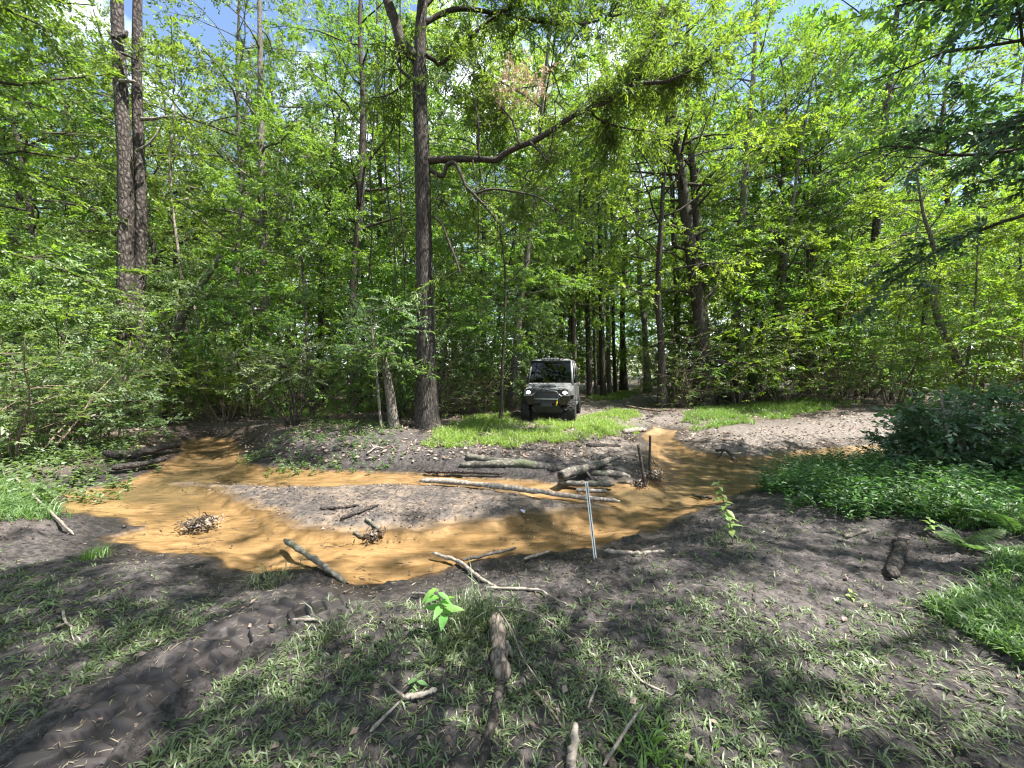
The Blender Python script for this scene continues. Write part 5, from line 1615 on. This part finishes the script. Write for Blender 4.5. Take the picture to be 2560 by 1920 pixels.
bar('flange', -0.014, -0.003, -0.005, 0.005, -0.10, L, M_WHITE, stake)
bar('flange', 0.003, 0.014, -0.005, 0.005, -0.10, L, M_WHITE, stake)
bar('groove', -0.0034, 0.0034, -0.002, 0.007, -0.10, L - 0.004, M_DARK, stake)
for k in range(9):
    c_ = ax * (L * (0.12 + 0.1 * k)) + xd * 0.012
    bar('bolt_hole', 0.006, 0.010, -0.0065, 0.006, L * (0.12 + 0.09 * k), L * (0.12 + 0.09 * k) + 0.008, M_DARK, stake)

# ------------------------------------------------------------------ grass, herbs, seedlings, ferns, litter
def blades(Pt, D, L, Wd, rnd, arch=0.35, rg=rng):
    """arched grass blades: five points, three triangles each"""
    D = unit(D); n = len(Pt)
    S = unit(np.cross(D, UP + rg.normal(0, 0.25, (n, 3))))
    L = L[:, None]; Wd = Wd[:, None]; arch = np.broadcast_to(arch, (n,))[:, None]
    hd = unit(D * np.array([1, 1, 0]) + 1e-6)
    mid = Pt + D * L * 0.55
    tip = mid + unit(D - UP * arch * 1.6 + hd * 0.2) * L * 0.45
    V = np.stack([Pt - S * Wd * 0.35, Pt + S * Wd * 0.35, mid + S * Wd * 0.5, tip, mid - S * Wd * 0.5], 1).reshape(-1, 3)
    b = np.arange(n)[:, None] * 5
    F = np.concatenate([b + np.array([0, 1, 2]), b + np.array([0, 2, 4]), b + np.array([4, 2, 3])])
    return V, F, np.repeat(rnd, 5)


def tufts(rg, c, k, Lr, wr, el, arch):
    """k blades round each centre; c is n x 3"""
    n = len(c)
    out = []
    b = rg.random(n)
    for j in range(k):
        az = rg.uniform(0, 2 * math.pi, n); e = np.radians(rg.uniform(el[0], el[1], n))
        D = np.stack([np.cos(az) * np.cos(e), np.sin(az) * np.cos(e), np.sin(e)], 1)
        sc = rg.uniform(0.6, 1.0, n)
        out.append(blades(c + rg.normal(0, 0.008, (n, 3)) * np.array([1, 1, 0]), D, rg.uniform(Lr[0], Lr[1], n) * sc, rg.uniform(wr[0], wr[1], n), np.clip(b * 0.6 + rg.random(n) * 0.4, 0, 1), arch, rg))
    return cat_geo(out)


def on_ground(x, y):
    return np.stack([x, y, height(x, y)], 1)


def stuff(name, geo, mat, label, cat):
    o = obj(name, mesh_from(name, geo[0], geo[1], {'rnd': geo[2]}), mat)
    kind(o, 'stuff'); o['label'] = label; o['category'] = cat
    return o


rg = np.random.default_rng(4242)
# short spreading grass of the foreground
n = 42000
u = rg.random(n)
yy = 1.15 * (4.6 / 1.15) ** (u ** 0.85)
xx = rg.uniform(-1.45, 1.45, n) * yy
z_, sw_g, si_g, td_, ts_, tu_ = height(xx, yy, True)
pat = fbm(xx * 1.6 + 9, yy * 1.6, 140, 4, 0.6)
dens = (0.22 + 0.62 * sstep(0.40, 0.70, pat)) * sstep(-0.45, -1.3, sw_g)
dens = dens * (1 - 1.0 * sstep(1.75, 1.45, np.abs(tu_)) * sstep(3.2, 2.4, ts_))
pxx = 1280 + 980 * xx / yy; pyy = 930 + 1568 / yy
dens = np.where((pxx > 700) & (pxx < 2200) & (pyy > 1500), np.maximum(dens, 0.22 + 0.45 * sstep(0.36, 0.62, pat)), dens)
dens = np.where((pxx > 600) & (pxx < 960) & (pyy < 1600), dens * 0.25, dens)
dens = np.where((pxx > 1900) & (pyy < 1560), dens * 0.35, dens)
dens = np.where((pxx > 1300) & (pyy < 1520), dens * 0.35, dens)
kp = rg.random(n) < dens * 0.62 * np.clip(yy / 2.2, 0.42, 1.0)
stuff('grass', tufts(rg, on_ground(xx[kp], yy[kp]), 5, (0.022, 0.088), (0.004, 0.009), (5, 60), 0.35), LEAF['grass'], 'short sparse grass growing in the foreground mud', 'grass')
# straw and dead blades lying in it
n = 6000
yy = 1.15 * (5.5 / 1.15) ** rg.random(n); xx = rg.uniform(-1.45, 1.45, n) * yy
kp = poly_sd(xx, yy, WATER) < -0.15
c = on_ground(xx[kp], yy[kp]) + UP * 0.006
stuff('straw', tufts(rg, c, 1, (0.02, 0.08), (0.002, 0.005), (-4, 14), 0.1), LEAF['straw'], 'dry straw and dead blades scattered over the mud', 'straw')


def area(poly, n, z=0.08):
    p = np.array([G(a * K, b * K, z)[:2] for a, b in poly])
    lo, hi = p.min(0), p.max(0)
    out = np.zeros((0, 2))
    while len(out) < n:
        q = rg.uniform(lo, hi, (n * 3, 2))
        s = poly_sd(q[:, 0], q[:, 1], p) + (fbm(q[:, 0] * 2, q[:, 1] * 2, 150) - 0.5) * 1.5
        q = q[(s > 0)]
        q = q[rg.random(len(q)) < sstep(0.30, 0.55, fbm(q[:, 0] * 1.4, q[:, 1] * 1.4, 155)) + 0.12]
        out = np.vstack([out, q])
    out = out[:n]
    return on_ground(out[:, 0], out[:, 1])


pv = area([(985, 925), (1030, 903), (1090, 902), (1130, 918), (1240, 918), (1275, 898), (1330, 890), (1372, 894), (1375, 918), (1320, 940), (1240, 952), (1120, 962), (1000, 960), (940, 968), (930, 950)], 3600, 0.05)
stuff('grass_patch', tufts(rg, pv, 8, (0.07, 0.30), (0.006, 0.012), (25, 85), 0.45), LEAF['lush'], 'lush green grass in front of the parked vehicle', 'grass')
pv = area([(1478, 897), (1540, 886), (1650, 884), (1760, 884), (1840, 890), (1800, 902), (1640, 914), (1560, 924), (1490, 924)], 3400, 0.05)
stuff('grass_patch', tufts(rg, pv, 8, (0.10, 0.24), (0.006, 0.013), (40, 85), 0.3), LEAF['lush'], 'bright sunlit strip of grass on the far right bank', 'grass')
pv = area([(560, 885), (650, 882), (830, 868), (900, 868), (905, 882), (760, 892), (640, 905)], 1600, 0.15)
stuff('grass_patch', tufts(rg, pv, 7, (0.10, 0.24), (0.008, 0.016), (40, 85), 0.3), LEAF['lush'], 'patch of sunny grass behind the far left bank', 'grass')
pv = area([(1060, 872), (1110, 868), (1115, 880), (1070, 888)], 500, 0.15)
stuff('grass_patch', tufts(rg, pv, 7, (0.10, 0.24), (0.008, 0.016), (40, 85), 0.3), LEAF['lush'], 'small grass patch left of the parked vehicle', 'grass')
pv = area([(1265, 862), (1300, 852), (1380, 845), (1390, 852), (1310, 868)], 700, 0.15)
stuff('grass_patch', tufts(rg, pv, 7, (0.10, 0.22), (0.010, 0.018), (40, 85), 0.3), LEAF['lush'], 'grass verge beside the dirt trail behind the vehicle', 'grass')


# dense herbs on the right bank and at the left edge
def herbs(pts, hmin, hmax, leafL, mat, label, seed, ratio=0.34):
    rg2 = np.random.default_rng(seed)
    n = len(pts)
    h = rg2.uniform(hmin, hmax, n)
    D = UP + rg2.normal(0, 0.28, (n, 3)); D = unit(D)
    out = []
    for j in range(11):
        s = (j + 1) / 11.0
        az = j * 2.4 + rg2.uniform(0, 6.28, n)
        d = np.stack([np.cos(az), np.sin(az), rg2.uniform(-0.1, 0.7, n)], 1)
        L = leafL * rg2.uniform(0.6, 1.25, n)
        out.append(leaf_geo(pts + D * (h * s)[:, None], d, UP + rg2.normal(0, 0.4, (n, 3)), L, L * ratio, rg2.random(n)))
    return stuff('herb_patch', cat_geo(out), LEAF[mat], label, 'herbs')


pv = area([(1668, 1045), (1740, 1000), (1860, 985), (1960, 1010), (2212, 1060), (2300, 1200), (2040, 1190), (1900, 1150), (1790, 1130), (1700, 1100)], 2900, 0.0)
herbs(pv, 0.06, 0.42, 0.072, 'herb', 'dense low green herbs covering the right bank', 1)
pv = area([(1950, 1075), (2060, 1060), (2300, 1090), (2300, 1180), (2050, 1160)], 1500, 0.1)
stuff('grass_patch', tufts(rg, pv, 8, (0.15, 0.34), (0.005, 0.010), (45, 85), 0.5), LEAF['herb'], 'fine green grass round the ferns on the right bank', 'grass')
pv = area([(2130, 1270), (2260, 1230), (2300, 1430), (2180, 1400)], 700, 0.1)
stuff('grass_patch', tufts(rg, pv, 7, (0.08, 0.2), (0.005, 0.010), (35, 80), 0.45), LEAF['herb'], 'green grass at the lower right edge of the frame', 'grass')
pv = area([(-120, 1050), (60, 1050), (110, 1090), (60, 1130), (-120, 1150)], 900, 0.0)
stuff('grass_patch', tufts(rg, pv, 8, (0.12, 0.34), (0.006, 0.012), (40, 85), 0.5), LEAF['herb'], 'long bright grass at the left frame edge above the creek', 'grass')
pv = area([(-150, 1000), (150, 985), (300, 960), (330, 985), (200, 1035), (100, 1080), (-150, 1080)], 420, 0.0)
herbs(pv, 0.08, 0.35, 0.085, 'cool', 'low leafy herbs on the left creek bank', 2, 0.45)
pv = area([(520, 960), (700, 925), (880, 930), (900, 960), (780, 985), (600, 985)], 420, 0.1)
herbs(pv, 0.04, 0.15, 0.06, 'herb', 'thin weeds on the shaded far bank', 3)

# single clumps of grass
def clump(label, px, py, n, h, w, mat='grass', rad=0.05, arch=0.45, el=(45, 88)):
    c = Gt(px, py)
    r2 = np.random.default_rng(int(px))
    pts = r2.normal(0, rad, (n, 3)) * np.array([1, 1, 0])
    g = tufts(r2, pts, 3, (h * 0.5, h), (w * 0.7, w), el, arch)
    o = obj('grass_clump', mesh_from('grass_clump', g[0], g[1], {'rnd': g[2]}), LEAF[mat], None, c)
    return tag(o, label, 'grass clump', 'single grass clumps')


clump('tall dark grass clump behind the bright seedling', 1180, 1560, 90, 0.32, 0.007, 'grass', 0.10)
clump('thick grass clump left of the rotten branch', 1150, 1620, 60, 0.16, 0.009, 'grass', 0.10, 0.35, (20, 80))
clump('upright pale green grass tuft on the left creek bank', 238, 1395, 40, 0.20, 0.006, 'lush', 0.05)
clump('grass tuft beside the tyre track top', 800, 1600, 46, 0.20, 0.007, 'grass', 0.09, 0.4, (25, 80))
clump('grass tuft at the near water edge', 690, 1452, 34, 0.17, 0.006, 'grass', 0.10, 0.5, (25, 85))
clump('tall sparse grass stalks rising before the creek', 640, 1466, 14, 0.30, 0.004, 'grass', 0.08, 0.3)
clump('low grass tuft left of the seedling', 900, 1560, 40, 0.11, 0.008, 'grass', 0.12, 0.35, (20, 70))
clump('grass tuft left of the tyre track', 330, 1590, 40, 0.10, 0.009, 'grass', 0.14, 0.3, (10, 60))
clump('bright grass tuft at the bottom edge right of the bleached stick', 1640, 1880, 46, 0.10, 0.011, 'lush', 0.09, 0.3, (20, 70))
clump('grass tuft at the foot of the pale leafy sapling', 1830, 1362, 40, 0.16, 0.006, 'grass', 0.12)


def broad_leaf_mesh(name, ratio, bend=0.18, fold=0.12):
    t = np.array([0, 0.12, 0.32, 0.55, 0.78, 1.0]); w = np.array([0.03, 0.55, 0.98, 0.85, 0.45, 0.0]) * 0.5 * ratio
    V, F = [], []
    for i in range(6):
        z = -bend * t[i] ** 2
        V += [(-w[i], t[i], z + fold * w[i] * 2), (0, t[i], z), (w[i], t[i], z + fold * w[i] * 2)]
    for i in range(5):
        a = i * 3
        F += [(a, a + 1, a + 4), (a, a + 4, a + 3), (a + 1, a + 2, a + 5), (a + 1, a + 5, a + 4)]
    return mesh_from(name, V, F, {'rnd': np.full(18, 0.5)}, True)


LM = {'bright': broad_leaf_mesh('seedling_leaf', 0.42), 'pale': broad_leaf_mesh('sapling_leaf', 0.48), 'herb': broad_leaf_mesh('weed_leaf', 0.40)}
for k_, m_ in LM.items():
    m_.materials.append(LEAF[k_])


def seedling(label, px, py, h, nleaf, leafL, key, seed, lean=(0.0, 0.0), start=0.35, whorl=2):
    c = Gt(px, py); r2 = np.random.default_rng(seed)
    root = thing('seedling', label, 'seedling', c)
    st = wander(r2, (0, 0, -0.03), (lean[0], lean[1], 1), h, 8, 0.06, 0)
    g = tube(st, 0.005 * (h / 0.4) ** 0.5 * np.linspace(1, 0.5, 8), 6)
    obj('stem', mesh_from('seedling_stem', g[0], g[1], {'rnd': g[2]}, True), BARK['brush'], root)
    for i in range(nleaf):
        t = start + (1 - start) * (i // whorl + 0.5) / max(1, math.ceil(nleaf / whorl))
        f = t * 7; k = min(6, int(f)); p = st[k] * (1 - f + k) + st[k + 1] * (f - k)
        o = obj('leaf', LM[key], None, root)
        o.location = p
        s = leafL * r2.uniform(0.7, 1.15) * (1.05 - 0.35 * t)
        o.scale = (s, s, s)
        o.rotation_euler = (R(r2.uniform(-25, 25)), R(r2.uniform(-18, 18)), (i % whorl) * 2 * math.pi / whorl + (i // whorl) * 1.45 + r2.normal(0, 0.25))
    return root


seedling('bright green broad-leaved seedling left of the tall grass clump', 1128, 1590, 0.33, 13, 0.15, 'bright', 1, (-0.25, 0), 0.45)
seedling('pale leafy sapling lit by the sun at the near right water edge', 1832, 1362, 0.62, 26, 0.125, 'pale', 2, (-0.03, 0.02), 0.25)
seedling('tiny seedling with narrow leaves left of the rotten branch', 1040, 1712, 0.09, 6, 0.075, 'herb', 3, (0, 0), 0.3)
seedling('small weed in the left mud beside the tyre track', 120, 1520, 0.10, 6, 0.07, 'herb', 4)
seedling('small dark weed at the right edge of the mud', 2520, 1330, 0.28, 12, 0.11, 'herb', 5)
seedling('low weed below the fern at the right edge', 2330, 1340, 0.18, 10, 0.10, 'pale', 6)
seedling('leafy weed left of the herbs on the right bank', 1975, 1290, 0.22, 12, 0.07, 'herb', 7)
seedling('two-leaved weed on the mud in the right foreground', 2130, 1495, 0.08, 6, 0.06, 'pale', 8)


def fern(label, px, py, nfr, L, seed):
    c = Gt(px, py); r2 = np.random.default_rng(seed)
    root = thing('fern', label, 'fern', c, group='ferns on the right bank')
    # one frond mesh: rachis and paired pinnae, along +Y
    n = 26
    t = np.linspace(0.12, 1, n)
    z = 0.55 * t - 0.50 * t * t
    pos = np.stack([0 * t, t * 0.92, z], 1) * L
    tan = unit(np.gradient(pos, axis=0))
    parts = [tube(np.vstack([[0, 0, 0], pos]), np.linspace(0.004, 0.001, n + 1), 4)]
    ln = L * 0.26 * np.sin(np.pi * np.clip(t * 0.9 + 0.12, 0, 1)) ** 0.8
    for sd in (-1, 1):
        d = np.tile(np.array([[sd * 0.95, 0.30, -0.05]]), (n, 1)) + r2.normal(0, 0.06, (n, 3))
        parts.append(leaf_geo(pos, d, np.tile(UP, (n, 1)) + r2.normal(0, 0.1, (n, 3)), ln, np.full(n, L * 0.042), np.full(n, 0.6), 0.1, 0.15))
    g = cat_geo(parts)
    me = mesh_from('frond', g[0], g[1], {'rnd': g[2]})
    me.materials.append(LEAF['herb'])
    for i in range(nfr):
        o = obj('frond', me, None, root)
        o.rotation_euler = (R(r2.uniform(5, 40)), R(r2.uniform(-15, 15)), i * 2 * math.pi / nfr + r2.normal(0, 0.2))
        s = r2.uniform(0.75, 1.1); o.scale = (s, s, s)
    return root


fern('sunlit fern in the low grass near the right edge', 2420, 1372, 7, 0.34, 1)
fern('fern at the right frame edge behind the sunlit one', 2540, 1340, 7, 0.36, 2)
fern('small fern below the dark glossy bush', 2330, 1300, 6, 0.26, 3)

PROTO['glossy'] = build('shrub', gen_shrub(701, 0.95, 0.85, 9, 8, 12.0, 8, 0.22, 0.085, 0.42, 0.009, 0.7, 0.12, 0.2), 'brush', 'glossy', SH, cat='shrub')
for k, (px, d, s, lb) in enumerate(((2290, 5.3, 1.0, 'dark glossy bush nearest the creek on the right bank'), (2440, 5.0, 1.15, 'dark glossy bush in the middle of the right edge thicket'),
                                    (2560, 4.7, 1.2, 'dark glossy bush at the right frame edge'), (2400, 6.2, 1.2, 'glossy bush behind the others on the right bank'), (2540, 6.4, 1.25, 'rearmost glossy bush at the right edge'))):
    place('glossy', (px - 1280) / 980 * d, d, s, k * 1.1, lb)
trunk_tree('sapling', 'pale spotted sapling stem standing in the dark glossy bush', [(2392, 1225), (2388, 1180), (2374, 1120), (2365, 1060), (2350, 980)], 5.0, [12, 11, 9, 7, 4], 'dead', foliage='glossy', nl=6, Rr=0.5, leafL=0.085, seed=71, t0=0.6)


# hanging vines near the oak
def vine(label, pts, dep, w):
    q = np.array([P(a, b, dep) for a, b in pts])
    base = q[-1].copy()
    p = smooth_path(q - base, 8 * len(pts))
    g = tube(p, w * 0.5 * dep / 980, 5, 0, 2)
    o = obj('hanging_vine', mesh_from('hanging_vine', g[0], g[1], {'rnd': g[2]}, True), BARK['dark'], None, base)
    return tag(o, label, 'vine', 'vines hanging near the oak')


vine('thin vine hanging straight just left of the oak trunk', [(1000, -40), (1002, 200), (998, 420), (1008, 600), (1013, 760), (1016, 900)], 10.2, 3.5)
vine('thin vine with a bend hanging left of the straight one', [(965, 60), (960, 300), (968, 480), (985, 600), (990, 720), (1004, 840)], 10.6, 3.5)
vine('vine hanging well left of the oak beside the bending trunk', [(945, 120), (935, 300), (925, 420), (930, 560), (922, 700)], 11.5, 3.5)
vine('vine dropping from the long oak limb', [(1182, 400), (1192, 480), (1196, 560), (1192, 640)], 9.4, 3)


# dead leaves
def litter(n, yr, pr, size, label, seed, cond):
    r2 = np.random.default_rng(seed)
    y = yr[0] * (yr[1] / yr[0]) ** r2.random(n); x = (r2.uniform(pr[0], pr[1], n) - 1280) / 980 * y
    k = cond(x, y, r2)
    p = on_ground(x[k], y[k]); m = len(p)
    p[:, 2] += 0.008 + 0.012 * r2.random(m)
    L = r2.uniform(size[0], size[1], m)
    g = leaf_geo(p, r2.normal(0, 1, (m, 3)) * np.array([1, 1, 0.25]), UP + r2.normal(0, 0.35, (m, 3)), L, L * r2.uniform(0.4, 0.7, m), r2.random(m), 0.3, -0.1)
    stuff('leaf_litter', g, LEAF['litter'], label, 'dead leaves')


litter(26000, (7.4, 20), (-100, 2660), (0.05, 0.11), 'brown dead leaves covering the far bank', 1,
       lambda x, y, r2: (poly_sd(x, y, WATER) < -0.12) & (r2.random(len(x)) < sstep(0.30, 0.55, fbm(x * 0.8, y * 0.8, 160)) + 0.15))
litter(420, (1.2, 6.5), (-100, 2660), (0.022, 0.055), 'scattered dead leaves in the foreground mud', 2,
       lambda x, y, r2: (poly_sd(x, y, WATER) < -0.05) & (r2.random(len(x)) < sstep(0.40, 0.70, fbm(x * 1.2, y * 1.2, 165)) + 0.05))
litter(9000, (3.2, 9.0), (300, 1700), (0.015, 0.05), 'bits of dark debris on the sandbar and creek bed', 3,
       lambda x, y, r2: (poly_sd(x, y, WATER) > 0) & (r2.random(len(x)) < np.where(poly_sd(x, y, BAR) > 0.02, sstep(0.42, 0.60, fbm(x * 2.0, y * 2.0, 170)), 0.10 * sstep(0.5, 0.7, fbm(x * 2.0, y * 2.0, 171)))))

# crumbs of mud lying loose on the ground
def crumbs(n, seed):
    r2 = np.random.default_rng(seed)
    y = 1.15 * (6.5 / 1.15) ** r2.random(n); x = r2.uniform(-1.45, 1.45, n) * y
    sw0, si0 = poly_sd(x, y, WATER), poly_sd(x, y, BAR)
    z0, _, _, _, s0, u0 = height(x, y, True)
    k = ((sw0 < -0.06) | (si0 > 0.05)) & ~((np.abs(u0) < 1.05) & (s0 < 2.0)) & (r2.random(n) < 0.25 + sstep(0.42, 0.62, fbm(x * 2.4, y * 2.4, 180)))
    p = np.stack([x[k], y[k], z0[k]], 1); m = len(p)
    sz = (0.0028 + 0.0085 * r2.random(m) ** 3) * np.clip(y[k] / 2.0, 0.8, 2.2)
    O = np.array([[1, 0, 0], [-1, 0, 0], [0, 1, 0], [0, -1, 0], [0, 0, 1], [0, 0, -1.0]])
    V = p[:, None] + (O[None] * r2.uniform(0.5, 1.3, (m, 6, 1)) + r2.normal(0, 0.25, (m, 6, 3))) * sz[:, None, None]
    Fo = np.array([[0, 2, 4], [2, 1, 4], [1, 3, 4], [3, 0, 4], [2, 0, 5], [1, 2, 5], [3, 1, 5], [0, 3, 5]])
    Fc = (np.arange(m)[:, None, None] * 6 + Fo[None]).reshape(-1, 3)
    stuff('mud_crumbs', (V.reshape(-1, 3), Fc, np.repeat(r2.random(m), 6)), M_CRUMB, 'loose crumbs of dark mud on the banks and the sandbar', 'mud')


M_CRUMB = bark_mat('mud_crumb', [(0.30, (0.012, 0.010, 0.010)), (0.65, (0.045, 0.038, 0.037)), (1.0, (0.105, 0.09, 0.087))], (4, 4, 4), 0.2)
crumbs(26000, 9)


# dark slivers of wood and leaf drifting on the sandy creek bed
def slivers(n, seed):
    r2 = np.random.default_rng(seed)
    q = r2.uniform(WATER[:, :2].min(0), WATER[:, :2].max(0), (n * 5, 2))
    k = (poly_sd(q[:, 0], q[:, 1], WATER) > 0.03) & (poly_sd(q[:, 0], q[:, 1], BAR) < 0.02)
    q = q[k]; q = q[r2.random(len(q)) < 0.08 + sstep(0.45, 0.7, fbm(q[:, 0] * 1.3, q[:, 1] * 1.3, 190))][:n]
    c = on_ground(q[:, 0], q[:, 1]); m = len(c); c[:, 2] += 0.006
    az = r2.normal(0.2, 0.7, m)
    D = np.stack([np.cos(az), np.sin(az), r2.normal(0, 0.04, m)], 1)
    g = blades(c, D, r2.uniform(0.02, 0.16, m), r2.uniform(0.003, 0.014, m), r2.random(m) * 0.4, 0.05, r2)
    stuff('creek_debris', g, LEAF['litter'], 'dark slivers of wood and leaf lying on the creek bed', 'debris')


slivers(2600, 10)

# small pale scrap on the sandbar edge
c = Gt(1310, 1287)
M_SCRAP = plain_mat('pale_scrap', (0.42, 0.42, 0.55), 0.3)
sc_ = obj('litter_scrap', broad_leaf_mesh('scrap', 0.8, 0.05, 0.3), M_SCRAP, None, c + UP * 0.02)
sc_.data.materials.clear(); sc_.data.materials.append(M_SCRAP)
sc_.scale = (0.09, 0.09, 0.09); sc_.rotation_euler = (R(20), R(10), R(40))
tag(sc_, 'crumpled pale lavender scrap at the near sandbar edge', 'litter')

# ------------------------------------------------------------------ one label for each of the many trees
ORD = ['leftmost', 'second from left', 'third from left', 'fourth from left', 'fifth from left', 'sixth from left', 'seventh from left', 'eighth from left', 'ninth from left', 'tenth from left',
       'eleventh from left', 'twelfth from left', 'thirteenth from left', 'fourteenth from left', 'fifteenth from left']
by = {}
for o in scene.objects:
    if o.parent is None and 'group' in o and o.get('label') is not None:
        by.setdefault((o['group'], o['label']), []).append(o)
for (g_, lb), os_ in by.items():
    if len(os_) > 1 and 'out of frame' not in lb:
        os_.sort(key=lambda o: o.location.x / max(o.location.y, 0.1))
        for k, o in enumerate(os_):
            o['label'] = (lb + ', ' + (ORD[k] if k < len(os_) - 1 or len(os_) > 15 else 'rightmost'))
